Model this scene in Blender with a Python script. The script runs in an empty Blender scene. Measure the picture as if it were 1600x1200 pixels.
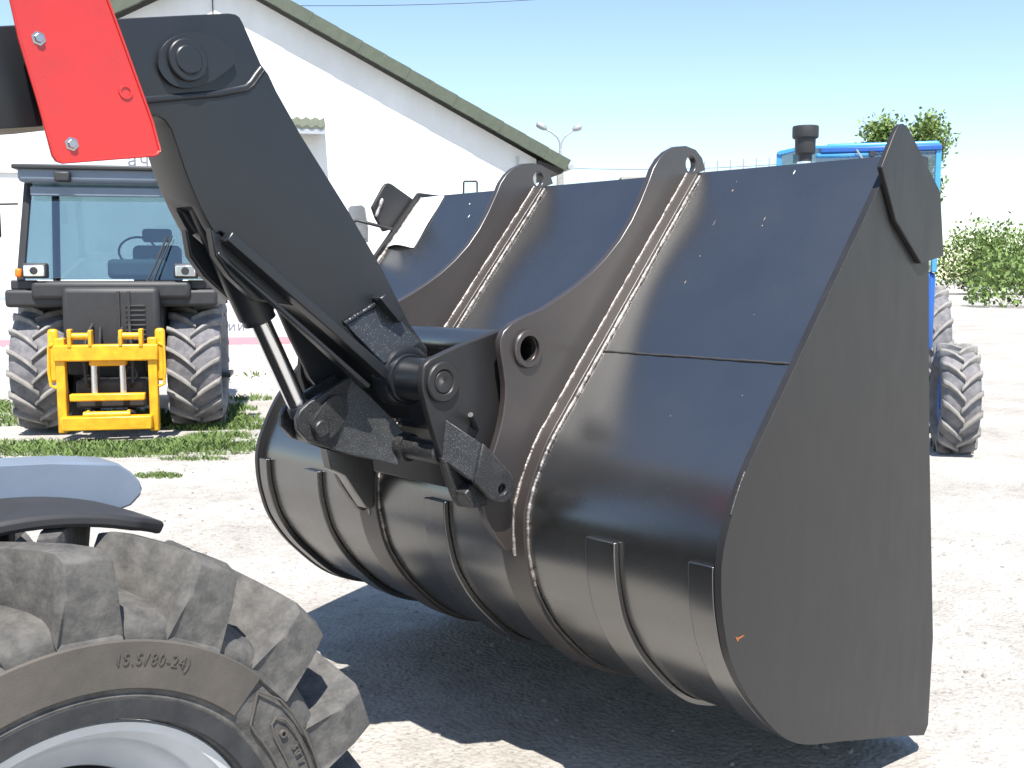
import bpy, bmesh, math, random
from mathutils import Vector, Matrix, noise
random.seed(7)
R = math.radians
sc = bpy.context.scene
col = sc.collection

# ------------------------------------------------------------------ camera
H = 1.70                                   # eye height
FPX = 1618.0                               # focal length in pixels of a 1600 px wide frame
PITCH = math.atan((600 - 433) / FPX)
A_Y = math.atan((800 + 760) / (FPX / math.cos(PITCH)))
TH = math.pi / 2 - A_Y                     # heading, measured from +X (the loader drives along +X)
HD = Vector((math.cos(TH), math.sin(TH), 0)); RT = Vector((math.sin(TH), -math.cos(TH), 0))
FW = HD * math.cos(PITCH) + Vector((0, 0, -math.sin(PITCH)))
UP = HD * math.sin(PITCH) + Vector((0, 0, math.cos(PITCH)))
EYE = Vector((0, 0, H))
cam = bpy.data.cameras.new('camera'); co = bpy.data.objects.new('camera', cam); col.objects.link(co)
m = Matrix((RT, UP, -FW)).transposed().to_4x4(); m.translation = EYE
co.matrix_world = m
cam.sensor_width = 36; cam.lens = FPX / 1600 * 36; cam.clip_end = 3000; cam.clip_start = 0.05
sc.camera = co

# ------------------------------------------------------------------ sky, sun, exposure
TRAVEL = Vector((0.33, 0.41, -1.0))        # the way the sunlight travels
SUNDIR = -TRAVEL.normalized()
w = bpy.data.worlds.new('World'); sc.world = w; w.use_nodes = True
nt = w.node_tree; bg = nt.nodes['Background']
sky = nt.nodes.new('ShaderNodeTexSky'); sky.sky_type = 'NISHITA'; sky.sun_disc = False
sky.sun_elevation = math.asin(SUNDIR.z); sky.sun_rotation = math.atan2(SUNDIR.x, SUNDIR.y)
sky.air_density = 1.0; sky.dust_density = 0.25; sky.ozone_density = 1.0
nt.links.new(sky.outputs[0], bg.inputs[0]); bg.inputs[1].default_value = 0.112
sl = bpy.data.lights.new('sun', 'SUN'); sl.energy = 4.8; sl.angle = R(0.5); sl.color = (1, 0.955, 0.89)
so = bpy.data.objects.new('sun', sl); col.objects.link(so)
so.rotation_euler = TRAVEL.to_track_quat('-Z', 'Y').to_euler(); so.location = (0, 0, 30)
sc.view_settings.view_transform = 'Standard'; sc.view_settings.look = 'None'
sc.view_settings.exposure = 1.0; sc.view_settings.gamma = 1; sc.view_settings.use_curve_mapping = False

# ------------------------------------------------------------------ helpers
def ray(u, v): return RT * (u - 800) + UP * (600 - v) + FW * FPX
def at(u, v, Y):
    "point of the plane Y = const seen at (u, v)"
    d = ray(u, v); return EYE + d * (Y / d.y)
def xz(pts, Y): return [(at(u, v, Y).x, at(u, v, Y).z) for u, v in pts]
def gnd(u, v, z=0): d = ray(u, v); return EYE + d * ((z - H) / d.z)
def far(u, v, depth):
    "point at a distance along the heading"
    d = ray(u, v); return EYE + d * (depth / d.dot(HD))
ORG = Vector((0, 0, 0))
def link(name, me, mat, parent=None, smooth=35, bevel=0, segs=2):
    if smooth is not None and len(me.polygons):
        me.polygons.foreach_set('use_smooth', [True] * len(me.polygons))
        me.set_sharp_from_angle(angle=R(smooth))
    if mat is not None: me.materials.append(mat)
    o = bpy.data.objects.new(name, me); col.objects.link(o)
    if parent is not None: o.parent = parent
    if bevel:
        b = o.modifiers.new('bevel', 'BEVEL'); b.width = bevel; b.segments = segs; b.limit_method = 'ANGLE'; b.angle_limit = R(40)
        b.harden_normals = False
    return o
def mk(name, verts, faces, mat, parent=None, **k):
    me = bpy.data.meshes.new(name)
    me.from_pydata([tuple(Vector(v) - ORG) for v in verts], [], faces); me.update()
    return link(name, me, mat, parent, **k)
def frombm(name, bm, mat, parent=None, **k):
    bmesh.ops.recalc_face_normals(bm, faces=bm.faces[:])
    if ORG.length: bmesh.ops.translate(bm, verts=bm.verts[:], vec=-ORG)
    me = bpy.data.meshes.new(name); bm.to_mesh(me); bm.free()
    return link(name, me, mat, parent, **k)
def thing(name, label, cat, loc=(0, 0, 0), rz=0, group=None):
    o = bpy.data.objects.new(name, None); col.objects.link(o); o.location = loc; o.rotation_euler = (0, 0, rz)
    o.empty_display_size = .2
    return tag(o, label, cat, group)
def tag(o, label=None, cat=None, group=None, kind=None):
    if label: o['label'] = label
    if cat: o['category'] = cat
    if group: o['group'] = group
    if kind: o['kind'] = kind
    return o
def circ(c, r, n=32, a0=0): return [(c[0] + r * math.cos(a0 + 2 * math.pi * i / n), c[1] + r * math.sin(a0 + 2 * math.pi * i / n)) for i in range(n)]
def add_prism(bm, loops, y0, y1):
    es = []
    for lp in loops:
        vs = [bm.verts.new((x, y0, z)) for x, z in lp]
        es += [bm.edges.new((vs[i], vs[(i + 1) % len(vs)])) for i in range(len(vs))]
    r = bmesh.ops.triangle_fill(bm, use_beauty=True, use_dissolve=False, edges=es)
    fs = [g for g in r['geom'] if isinstance(g, bmesh.types.BMFace)]
    e = bmesh.ops.extrude_face_region(bm, geom=fs)
    bmesh.ops.translate(bm, verts=[g for g in e['geom'] if isinstance(g, bmesh.types.BMVert)], vec=(0, y1 - y0, 0))
def prism(name, loops, y0, y1, mat, parent=None, bevel=.003, **k):
    bm = bmesh.new()
    if not isinstance(loops[0][0], (tuple, list)): loops = [loops]
    add_prism(bm, loops, y0, y1)
    return frombm(name, bm, mat, parent, bevel=bevel, **k)
def add_box(bm, c, s, rot=None):
    M = Matrix.Translation(Vector(c)) @ (rot.to_4x4() if rot else Matrix()) @ Matrix.Diagonal((s[0], s[1], s[2], 1))
    bmesh.ops.create_cube(bm, size=1, matrix=M)
def box(name, c, s, mat, parent=None, rot=None, bevel=.004, **k):
    bm = bmesh.new(); add_box(bm, c, s, rot); return frombm(name, bm, mat, parent, bevel=bevel, **k)
def add_lathe(bm, prof, o, d, n=40, closed=False):
    "prof: (radius, distance along d)"
    d = Vector(d).normalized(); o = Vector(o)
    a = d.orthogonal().normalized(); b = d.cross(a)
    rings = []
    for r, t in prof:
        if r < 1e-6: rings.append([bm.verts.new(o + d * t)]); continue
        rings.append([bm.verts.new(o + d * t + (a * math.cos(2 * math.pi * i / n) + b * math.sin(2 * math.pi * i / n)) * r) for i in range(n)])
    pairs = list(zip(rings[:-1], rings[1:]))
    if closed: pairs.append((rings[-1], rings[0]))
    for p, q in pairs:
        for i in range(n):
            j = (i + 1) % n
            if len(p) == 1 and len(q) == 1: continue
            if len(p) == 1: bm.faces.new((p[0], q[i], q[j]))
            elif len(q) == 1: bm.faces.new((p[i], p[j], q[0]))
            else: bm.faces.new((p[i], p[j], q[j], q[i]))
def lathe(name, prof, o, d, mat, parent=None, n=40, closed=False, **k):
    bm = bmesh.new(); add_lathe(bm, prof, o, d, n, closed); return frombm(name, bm, mat, parent, **k)
def rod(name, a, b, r, mat, parent=None, n=24, ch=.15, **k):
    a = Vector(a); b = Vector(b); L = (b - a).length; c = r * ch
    return lathe(name, [(0, 0), (r - c, 0), (r, c), (r, L - c), (r - c, L), (0, L)], a, b - a, mat, parent, n, **k)
def add_tube(bm, path, r, n=8, rf=None):
    path = [Vector(p) for p in path]; rings = []
    t0 = (path[1] - path[0]).normalized(); a = t0.orthogonal().normalized()
    for i, p in enumerate(path):
        t = (path[min(i + 1, len(path) - 1)] - path[max(i - 1, 0)]).normalized()
        a = (a - t * a.dot(t)).normalized(); b = t.cross(a)
        rr = rf(i) if rf else r
        rings.append([bm.verts.new(p + (a * math.cos(2 * math.pi * k / n) + b * math.sin(2 * math.pi * k / n)) * rr) for k in range(n)])
    for p, q in zip(rings[:-1], rings[1:]):
        for k in range(n): bm.faces.new((p[k], p[(k + 1) % n], q[(k + 1) % n], q[k]))
    bm.faces.new(rings[0][::-1]); bm.faces.new(rings[-1])
def tube(name, path, r, mat, parent=None, n=10, **k):
    bm = bmesh.new(); add_tube(bm, path, r, n); return frombm(name, bm, mat, parent, **k)
def resample(pts, step):
    pts = [Vector(p) for p in pts]; out = [pts[0]]; acc = 0
    for a, b in zip(pts[:-1], pts[1:]):
        L = (b - a).length; n = max(1, int(round(L / step)))
        out += [a.lerp(b, (i + 1) / n) for i in range(n)]
    return out
def weld(name, path, r, mat, parent=None, seed=0):
    "a fillet bead: ripples every few millimetres and wanders a little"
    p = resample(path, .0035); rnd = random.Random(seed); ph = rnd.random() * 50
    q = []; rad = []
    for i, v in enumerate(p):
        nz = noise.noise_vector(Vector((i * .09 + ph, 3.1, seed)))
        q.append(v + nz * r * .32)
        rad.append(r * (.95 + .07 * math.sin(i * 1.9 + 3 * noise.noise(Vector((i * .05, ph, 1)))) + .40 * noise.noise(Vector((i * .11, 7.7, ph))) + .22 * noise.noise(Vector((i * .6, 2.7, ph)))))
    bm = bmesh.new(); add_tube(bm, q, r, 8, rf=lambda i: max(rad[i], r * .35)); return frombm(name, bm, mat, parent, smooth=60)
def spline(pts, n=8):
    out = []
    for i in range(len(pts) - 1):
        p0 = Vector(pts[max(i - 1, 0)]); p1 = Vector(pts[i]); p2 = Vector(pts[i + 1]); p3 = Vector(pts[min(i + 2, len(pts) - 1)])
        for k in range(n):
            t = k / n
            out.append(.5 * ((2 * p1) + (p2 - p0) * t + (2 * p0 - 5 * p1 + 4 * p2 - p3) * t * t + (3 * p1 - p0 - 3 * p2 + p3) * t ** 3))
    out.append(Vector(pts[-1])); return out
def offset2(pts, d):
    out = []
    for i, p in enumerate(pts):
        t = (Vector(pts[min(i + 1, len(pts) - 1)]) - Vector(pts[max(i - 1, 0)])).normalized()
        out.append(Vector((p[0] - t.y * d, p[1] + t.x * d)))
    return out
def band(name, line, t0, t1, y0, y1, mat, parent=None, bevel=.002):
    "plate of even thickness following a line in the XZ plane"
    a = offset2(line, t0); b = offset2(line, t1); n = len(line); vs = []; fs = []
    for y in (y0, y1):
        vs += [(p.x, y, p.y) for p in a] + [(p.x, y, p.y) for p in b]
    A0, B0, A1, B1 = 0, n, 2 * n, 3 * n
    for i in range(n - 1):
        fs += [(A0 + i, A0 + i + 1, A1 + i + 1, A1 + i), (B0 + i, B1 + i, B1 + i + 1, B0 + i + 1), (A0 + i, B0 + i, B0 + i + 1, A0 + i + 1), (A1 + i, A1 + i + 1, B1 + i + 1, B1 + i)]
    fs += [(A0, A1, B1, B0), (A0 + n - 1, B0 + n - 1, B1 + n - 1, A1 + n - 1)]
    o = mk(name, vs, fs, mat, parent, bevel=bevel, smooth=30)
    bm = bmesh.new(); bm.from_mesh(o.data); bmesh.ops.recalc_face_normals(bm, faces=bm.faces[:]); bm.to_mesh(o.data); bm.free()
    return o
def cutline(line, z=None, x=None):
    return line
def textmesh(name, body, size, mat, parent, depth=.002, align='CENTER'):
    c = bpy.data.curves.new(name, 'FONT'); c.body = body; c.size = size; c.extrude = depth; c.align_x = align; c.resolution_u = 3
    t = bpy.data.objects.new(name, c); col.objects.link(t)
    dg = bpy.context.evaluated_depsgraph_get(); me = bpy.data.meshes.new_from_object(t.evaluated_get(dg))
    bpy.data.objects.remove(t); bpy.data.curves.remove(c); me.name = name
    me.materials.clear(); return link(name, me, mat, parent, smooth=None)

# ------------------------------------------------------------------ materials
def mat(name, base, rough=.5, metal=0, spec=.5, nscale=0, nmix=.0, dark=None, bump=0, bscale=200, coat=0, rvar=0, obj=True, detail=6, stretch=None, bdist=.002, ior=1.5):
    M = bpy.data.materials.new(name); M.use_nodes = True; t = M.node_tree; p = t.nodes['Principled BSDF']
    p.inputs['Base Color'].default_value = (*base, 1); p.inputs['Roughness'].default_value = rough
    p.inputs['Metallic'].default_value = metal; p.inputs['Specular IOR Level'].default_value = spec
    p.inputs['IOR'].default_value = ior
    if coat: p.inputs['Coat Weight'].default_value = coat; p.inputs['Coat Roughness'].default_value = .12
    tc = t.nodes.new('ShaderNodeTexCoord'); vec = tc.outputs['Object']
    if stretch:
        mp = t.nodes.new('ShaderNodeMapping'); mp.inputs['Scale'].default_value = stretch; t.links.new(vec, mp.inputs['Vector']); vec = mp.outputs[0]
    if nscale:
        n = t.nodes.new('ShaderNodeTexNoise'); n.inputs['Scale'].default_value = nscale; n.inputs['Detail'].default_value = detail; n.inputs['Roughness'].default_value = .65
        t.links.new(vec, n.inputs['Vector'])
        cr = t.nodes.new('ShaderNodeValToRGB'); cr.color_ramp.elements[0].position = .36; cr.color_ramp.elements[1].position = .66
        cr.color_ramp.elements[0].color = (*(dark or [c * (1 - nmix) for c in base]), 1); cr.color_ramp.elements[1].color = (*base, 1)
        t.links.new(n.outputs['Fac'], cr.inputs['Fac']); t.links.new(cr.outputs['Color'], p.inputs['Base Color'])
        if rvar:
            mr = t.nodes.new('ShaderNodeMapRange'); mr.inputs['From Min'].default_value = .3; mr.inputs['From Max'].default_value = .7
            mr.inputs['To Min'].default_value = rough - rvar; mr.inputs['To Max'].default_value = rough + rvar
            t.links.new(n.outputs['Fac'], mr.inputs['Value']); t.links.new(mr.outputs[0], p.inputs['Roughness'])
    if bump:
        n2 = t.nodes.new('ShaderNodeTexNoise'); n2.inputs['Scale'].default_value = bscale; n2.inputs['Detail'].default_value = 3
        t.links.new(vec, n2.inputs['Vector']); b = t.nodes.new('ShaderNodeBump'); b.inputs['Strength'].default_value = bump; b.inputs['Distance'].default_value = bdist
        t.links.new(n2.outputs['Fac'], b.inputs['Height']); t.links.new(b.outputs[0], p.inputs['Normal'])
    return M
def add_specks(M, scale=900, thr=.06, c=(.35, .36, .38), strength=1):
    "tiny light specks in the base colour: grit and painted sparkle"
    t = M.node_tree; p = t.nodes['Principled BSDF']; tc = t.nodes.new('ShaderNodeTexCoord')
    v = t.nodes.new('ShaderNodeTexVoronoi'); v.inputs['Scale'].default_value = scale; t.links.new(tc.outputs['Object'], v.inputs['Vector'])
    wn = t.nodes.new('ShaderNodeTexWhiteNoise'); t.links.new(v.outputs['Color'], wn.inputs['Vector'])
    lt = t.nodes.new('ShaderNodeMath'); lt.operation = 'LESS_THAN'; lt.inputs[1].default_value = thr; t.links.new(wn.outputs['Value'], lt.inputs[0])
    l2 = t.nodes.new('ShaderNodeMath'); l2.operation = 'LESS_THAN'; l2.inputs[1].default_value = .4; t.links.new(v.outputs['Distance'], l2.inputs[0])
    mu = t.nodes.new('ShaderNodeMath'); mu.operation = 'MULTIPLY'; t.links.new(lt.outputs[0], mu.inputs[0]); t.links.new(l2.outputs[0], mu.inputs[1])
    mx = t.nodes.new('ShaderNodeMix'); mx.data_type = 'RGBA'; mx.inputs['B'].default_value = (*c, 1)
    s = p.inputs['Base Color']
    if s.is_linked: t.links.new(s.links[0].from_socket, mx.inputs['A'])
    else: mx.inputs['A'].default_value = s.default_value
    t.links.new(mu.outputs[0], mx.inputs['Factor']); t.links.new(mx.outputs['Result'], s)

BLACK = mat('black_gloss_paint', (.0125, .0122, .0116), rough=.27, spec=1.0, ior=1.95, nscale=2.2, nmix=.15, rvar=.03, bump=.05, bscale=24, bdist=.0008, detail=3)
add_specks(BLACK, 420, .0003, (.12, .11, .1))
RIBM = mat('rib_paint_with_reflection', (.041, .0335, .031), rough=.33, spec=.9, nscale=3.2, nmix=.15, rvar=.03, bump=.03, bscale=900, bdist=.0006)  # black paint lightened and browned to carry the yard's reflection
add_specks(RIBM, 420, .0012, (.22, .21, .2))
PLATE = mat('black_brushed_paint', (.0205, .0200, .0208), rough=.44, spec=.45, nscale=5, nmix=.12, rvar=.06, stretch=(3, 3, .9), bump=.06, bscale=60, bdist=.001)
add_specks(PLATE, 420, .0012, (.10, .095, .09))
ARM = mat('anthracite_arm_paint', (.0165, .0190, .0230), rough=.36, spec=.5, nscale=4, nmix=.12, rvar=.05, bump=.06, bscale=700, bdist=.001)
GRIT = mat('gritty_black_paint', (.027, .027, .0275), rough=.36, spec=.5, nscale=26, nmix=.35, rvar=.08, bump=.5, bscale=520, bdist=.0016)
add_specks(GRIT, 560, .13, (.20, .20, .205))
GRITS = mat('arm_paint_sky_sheen', (.028, .031, .035), rough=.36, spec=.5, nscale=26, nmix=.2, bump=.25, bscale=420, bdist=.001)  # arm paint made paler and bluer: sky reflection put into the colour
add_specks(GRITS, 420, .05, (.30, .31, .33))
WELD = mat('sun_glint_weld_bead', (.46, .42, .39), rough=.36, metal=.4, spec=.7, nscale=45, dark=(.07, .06, .056), bump=.8, bscale=330)  # pale base colour paints the sun glints on black-painted beads
WELDK = mat('black_weld_bead', (.05, .048, .047), rough=.3, spec=.6, bump=.5, bscale=240)
CHROME = mat('chromed_steel', (.80, .80, .80), rough=.20, metal=1)
STEEL = mat('bare_steel', (.45, .45, .45), rough=.3, metal=1)
RED = mat('red_paint', (.62, .026, .022), rough=.33, nscale=3.5, dark=(.50, .030, .024), coat=.35, rvar=.10, bump=.12, bscale=6)
HOLE = mat('recess_shade_black', (.012, .012, .012), rough=.7)  # near-black colour: shade of the wheel recess and lock hole painted in
RUBBER = mat('dusty_rubber', (.118, .113, .105), rough=.8, spec=.3, nscale=30, dark=(.060, .058, .056), bump=.6, bscale=70, bdist=.003, detail=10)
RUBBERD = mat('dark_rubber', (.045, .046, .048), rough=.75, spec=.3, nscale=12, dark=(.024, .025, .028), bump=.2, bscale=160)
SIDEDUST = mat('dusty_sidewall', (.105, .092, .079), rough=.85, spec=.25, nscale=7, dark=(.068, .063, .058), bump=.2, bscale=260, bdist=.002)
RIM = mat('silver_rim_paint', (.56, .58, .60), rough=.36, metal=.35, nscale=8, nmix=.12)
FENDER = mat('grey_blue_plastic', (.16, .20, .26), rough=.4, nscale=8, nmix=.12)
BLACKP = mat('black_plastic', (.03, .03, .032), rough=.55, nscale=12, nmix=.2)
PAPER = mat('white_paper', (.85, .85, .84), rough=.6)
CHIP = mat('paint_chip', (.30, .25, .20), rough=.7)
RUST = mat('rust_mark', (.30, .10, .035), rough=.8)
PLASTER = mat('white_plaster', (.80, .80, .78), rough=.9, nscale=.9, dark=(.69, .68, .65), bump=.3, bscale=30, bdist=.01, stretch=(1, 1, .35), detail=10)
GREEN = mat('green_roof_tile', (.088, .105, .072), rough=.6, nscale=5, dark=(.066, .08, .056), bump=.15, bscale=30)
DARKW = mat('dark_soffit_board', (.045, .04, .035), rough=.8, nscale=8, nmix=.3)
GALV = mat('galvanised_metal', (.5, .51, .52), rough=.45, metal=.6, nscale=20, nmix=.15)
CONC = mat('concrete', (.42, .40, .37), rough=.9, nscale=15, nmix=.25, bump=.2, bscale=60)
WIRE = mat('cable_black', (.03, .03, .03), rough=.6)
YEL = mat('yellow_paint', (.80, .42, .015), rough=.35, nscale=9, dark=(.62, .30, .012))
BLUE = mat('blue_paint', (.06, .30, .62), rough=.3, nscale=6, nmix=.1, coat=.3)
BLUED = mat('dark_blue_paint', (.02, .10, .36), rough=.35)
ORANGE = mat('orange_lens', (.85, .18, .01), rough=.2)
LAMPG = mat('headlamp_glass', (.75, .78, .8), rough=.08, metal=.7)
BANNER = mat('white_vinyl', (.66, .66, .71), rough=.5)
PINK = mat('pink_print', (.62, .27, .31), rough=.5)
PALEB = mat('pale_blue_print', (.34, .40, .60), rough=.5)
LETTER = mat('grey_print', (.14, .15, .17), rough=.6)
SEAT = mat('grey_seat_fabric', (.10, .13, .14), rough=.9)
def glass(name, c=(.55, .75, .8), alpha=.5, rough=.03):
    M = bpy.data.materials.new(name); M.use_nodes = True; t = M.node_tree; t.nodes.clear()
    o = t.nodes.new('ShaderNodeOutputMaterial'); mx = t.nodes.new('ShaderNodeMixShader'); tr = t.nodes.new('ShaderNodeBsdfTransparent'); gl = t.nodes.new('ShaderNodeBsdfGlossy')
    tr.inputs[0].default_value = (*c, 1); gl.inputs['Roughness'].default_value = rough; gl.inputs['Color'].default_value = (.85, .93, .95, 1); mx.inputs[0].default_value = alpha
    t.links.new(tr.outputs[0], mx.inputs[1]); t.links.new(gl.outputs[0], mx.inputs[2]); t.links.new(mx.outputs[0], o.inputs[0]); return M
GLASS = glass('cab_glass', (.38, .50, .54), .16)
MIRROR = mat('mirror_glass', (.8, .82, .84), rough=.05, metal=1)

# ------------------------------------------------------------------ ground
def ground_mat():
    M = bpy.data.materials.new('pale_gravel_dust'); M.use_nodes = True; t = M.node_tree; p = t.nodes['Principled BSDF']; p.inputs['Roughness'].default_value = .95; p.inputs['Specular IOR Level'].default_value = .2
    tc = t.nodes.new('ShaderNodeTexCoord'); N = t.nodes.new; L = t.links.new
    n1 = N('ShaderNodeTexNoise'); n1.inputs['Scale'].default_value = .9; n1.inputs['Detail'].default_value = 8; L(tc.outputs['Object'], n1.inputs['Vector'])
    c1 = N('ShaderNodeValToRGB'); c1.color_ramp.elements[0].color = (.35, .33, .30, 1); c1.color_ramp.elements[1].color = (.45, .43, .40, 1); c1.color_ramp.elements[0].position = .35; c1.color_ramp.elements[1].position = .65
    L(n1.outputs['Fac'], c1.inputs['Fac'])
    n2 = N('ShaderNodeTexNoise'); n2.inputs['Scale'].default_value = 38; n2.inputs['Detail'].default_value = 6; n2.inputs['Roughness'].default_value = .7; L(tc.outputs['Object'], n2.inputs['Vector'])
    c2 = N('ShaderNodeValToRGB'); c2.color_ramp.elements[0].color = (.50, .49, .47, 1); c2.color_ramp.elements[1].color = (1, 1, 1, 1); c2.color_ramp.elements[0].position = .33; c2.color_ramp.elements[1].position = .47
    L(n2.outputs['Fac'], c2.inputs['Fac'])
    mx = N('ShaderNodeMix'); mx.data_type = 'RGBA'; mx.blend_type = 'MULTIPLY'; mx.inputs['Factor'].default_value = .8; L(c1.outputs[0], mx.inputs['A']); L(c2.outputs[0], mx.inputs['B'])
    n3 = N('ShaderNodeTexNoise'); n3.inputs['Scale'].default_value = 5.5; n3.inputs['Detail'].default_value = 9; n3.inputs['Roughness'].default_value = .72; L(tc.outputs['Object'], n3.inputs['Vector'])
    c3 = N('ShaderNodeValToRGB'); c3.color_ramp.elements[0].color = (.62, .60, .57, 1); c3.color_ramp.elements[1].color = (1, 1, 1, 1); c3.color_ramp.elements[0].position = .36; c3.color_ramp.elements[1].position = .56
    L(n3.outputs['Fac'], c3.inputs['Fac'])
    mx3 = N('ShaderNodeMix'); mx3.data_type = 'RGBA'; mx3.blend_type = 'MULTIPLY'; mx3.inputs['Factor'].default_value = .5; L(mx.outputs['Result'], mx3.inputs['A']); L(c3.outputs[0], mx3.inputs['B'])
    L(mx3.outputs['Result'], p.inputs['Base Color'])
    v = N('ShaderNodeTexVoronoi'); v.inputs['Scale'].default_value = 45; L(tc.outputs['Object'], v.inputs['Vector'])
    ad = N('ShaderNodeMath'); ad.operation = 'SUBTRACT'; L(n2.outputs['Fac'], ad.inputs[0]); L(v.outputs['Distance'], ad.inputs[1])
    b = N('ShaderNodeBump'); b.inputs['Strength'].default_value = .5; b.inputs['Distance'].default_value = .016; L(ad.outputs[0], b.inputs['Height']); L(b.outputs[0], p.inputs['Normal'])
    return M
GROUND = ground_mat()
def ground():
    bm = bmesh.new(); xs = [-900, -300, -60, -15] + [-6 + i * .35 for i in range(80)] + [30, 60, 300, 900]
    V = {}
    for i, x in enumerate(xs):
        for j, y in enumerate(xs):
            z = 0
            if -6 < x < 21 and -6 < y < 21: z = .018 * noise.noise(Vector((x * .8, y * .8, 0))) + .008 * noise.noise(Vector((x * 3, y * 3, 4))) - .012
            V[i, j] = bm.verts.new((x, y, z))
    for i in range(len(xs) - 1):
        for j in range(len(xs) - 1): bm.faces.new((V[i, j], V[i + 1, j], V[i + 1, j + 1], V[i, j + 1]))
    o = frombm('ground', bm, GROUND, smooth=180); tag(o, kind='structure')
ground()

# ------------------------------------------------------------------ loader bucket
Y0 = 1.545; W = 2.40; YF = Y0 + W
eprof = [at(u, v, Y0) for u, v in [(1402, 232), (1385, 268), (1312, 424), (1240, 578), (1196, 672), (1166, 738), (1144, 805), (1130, 865), (1127, 915), (1131, 975), (1145, 1040), (1180, 1105), (1240, 1160), (1320, 1158), (1400, 1151)]]
eprof = [(p.x, p.z) for p in eprof]
LIP = (eprof[-1][0] + .22, eprof[-1][1] - .065)
EDGE = spline(eprof + [LIP], 8)                      # outer edge of the end plates
SHELL = offset2(EDGE, -.026) if offset2(EDGE, -.026)[20].x > EDGE[20].x else offset2(EDGE, .026)
SGN = -1 if offset2(EDGE, -.026)[20].x > EDGE[20].x else 1   # offset sign that goes inwards
ORG = Vector((3.0, (Y0 + YF) / 2, 0))
bucket = thing('loader_bucket', 'big black steel loader bucket with welded ribs tipped on the gravel', 'bucket', ORG)
band('back_sheet', SHELL, 0, SGN * .014, Y0 + .02, YF - .02, BLACK, bucket)
def end_plate(y0, y1):
    pts = [(p.x, p.y) for p in EDGE]
    lx, lz = LIP
    pts += [(lx + .03, lz + .03), (lx + .04, lz + .35), (lx - .06, lz + 1.1), (pts[0][0] + .22, pts[0][1] - .01)]
    return prism('end_plate', pts, y0, y1, PLATE, bucket, bevel=.0035)
NEARP = end_plate(Y0, Y0 + .022); end_plate(YF - .022, YF)
def sub(line, a, b): return line[int(a):int(b)]
# lip and reinforcement along the mouth
LS = [Vector((LIP[0] - .22, LIP[1] + .065)), Vector(LIP) + Vector((.05, -.014))]
band('cutting_edge', LS, -SGN * .0, SGN * .03, Y0 + .024, YF - .024, PLATE, bucket)
# weld between back sheet and end plate
def p3(line, y): return [Vector((p.x, y, p.y)) for p in line]
weld('weld_bead', p3(sub(SHELL, 2, 26), YF - .024), .009, WELD, bucket, 3)
weld('weld_bead', p3(sub(offset2(EDGE, -SGN * .001), 40, 49), Y0 + .004), .003, WELDK, bucket, 5)
# wear strips round the back
iz = min(range(len(EDGE)), key=lambda i: abs(EDGE[i].y - (at(1127, 896, Y0).z)) + (10 if EDGE[i].x > 3 else 0))
STRIP = EDGE[iz - 1:len(EDGE) - 2]
for a, b in ((.012, .047), (.156, .204), (.476, .522), (.80, .842), (.963, .988)):
    band('wear_strip', sub(SHELL, iz - 1, len(SHELL) - 3), -SGN * .022, -SGN * .001, Y0 + W * a, Y0 + W * b, BLACK, bucket, bevel=.003)
# the two ribs with lifting lugs
RIBY = (Y0 + W * .335, Y0 + W * .665)
RP = 2.35
c_hi = at(1078, 257, RP); c_lo = at(822, 545, RP)
rib = [(1101, 266), (1096, 247), (1086, 234), (1071, 228), (1055, 229), (1040, 237), (1029, 248), (1020, 263), (1012, 285), (1000, 315), (986, 345), (968, 375), (946, 403), (925, 425), (900, 446), (877, 463), (845, 484), (820, 494), (799, 505), (786, 518), (780, 533), (781, 552), (785, 577), (788, 600), (788, 622), (785, 648), (780, 672), (772, 700), (762, 725), (755, 750), (752, 775), (752, 792), (760, 815), (773, 838), (786, 856), (794, 861)]
ribp = xz(rib, RP)
ptop = [i for i, p in enumerate(SHELL) if p.y < c_hi.z - .048][0]
PAD = offset2(SHELL, -SGN * .020)
low = [i for i, p in enumerate(PAD) if p.y < ribp[-1][1] + .02][0]
def inward(p, d): return p
closing = [(p.x, p.y) for p in PAD[:low + 1]][::-1]
top_i = 0
closing = [c for c in closing if (Vector(c) - Vector((c_hi.x, c_hi.z))).length > .048 and c[1] < c_hi.z - .02] + [(SHELL[2].x + .012, SHELL[2].y)]
outline = ribp + closing
holes = [circ((c_hi.x, c_hi.z), .030, 24), circ((c_lo.x, c_lo.z), .042, 28)]
for k, y in enumerate(RIBY):
    rb = prism('rib', [outline] + holes, y - .004, y + .022, RIBM, bucket, bevel=.003)
    lathe('pivot_ring', [(.043, .026), (.043, -.012), (.058, -.012), (.062, -.008), (.062, .026)], (c_lo.x, y - .004, c_lo.z), (0, 1, 0), RIBM, rb, 36)
    weld('weld_bead', p3([p for p in PAD[ptop:low + 3]], y - .004), .0058, WELD, rb, 11 + k)
    pd = band('rib_pad', SHELL[ptop:-6], -SGN * .020, -SGN * .0005, y - .052, y + .06, RIBM, bucket, bevel=.0012)
    weld('weld_bead', p3(offset2(SHELL, -SGN * .004)[ptop:low + 10], y - .053), .0058, WELD, pd, 21 + k)
    weld('weld_bead', p3(offset2(SHELL, -SGN * .004)[low + 9:-8], y - .053), .0048, WELDK, pd, 27 + k)
    weld('weld_bead', p3(offset2(SHELL, -SGN * .004)[ptop:-8], y + .061), .008, WELDK, pd, 24 + k)
lathe('cross_tube', [(.043, 0), (.056, 0), (.056, RIBY[1] - RIBY[0] - .04), (.043, RIBY[1] - RIBY[0] - .04)], (c_lo.x, RIBY[0] + .02, c_lo.z), (0, 1, 0), BLACK, bucket, 40, closed=True)
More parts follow.
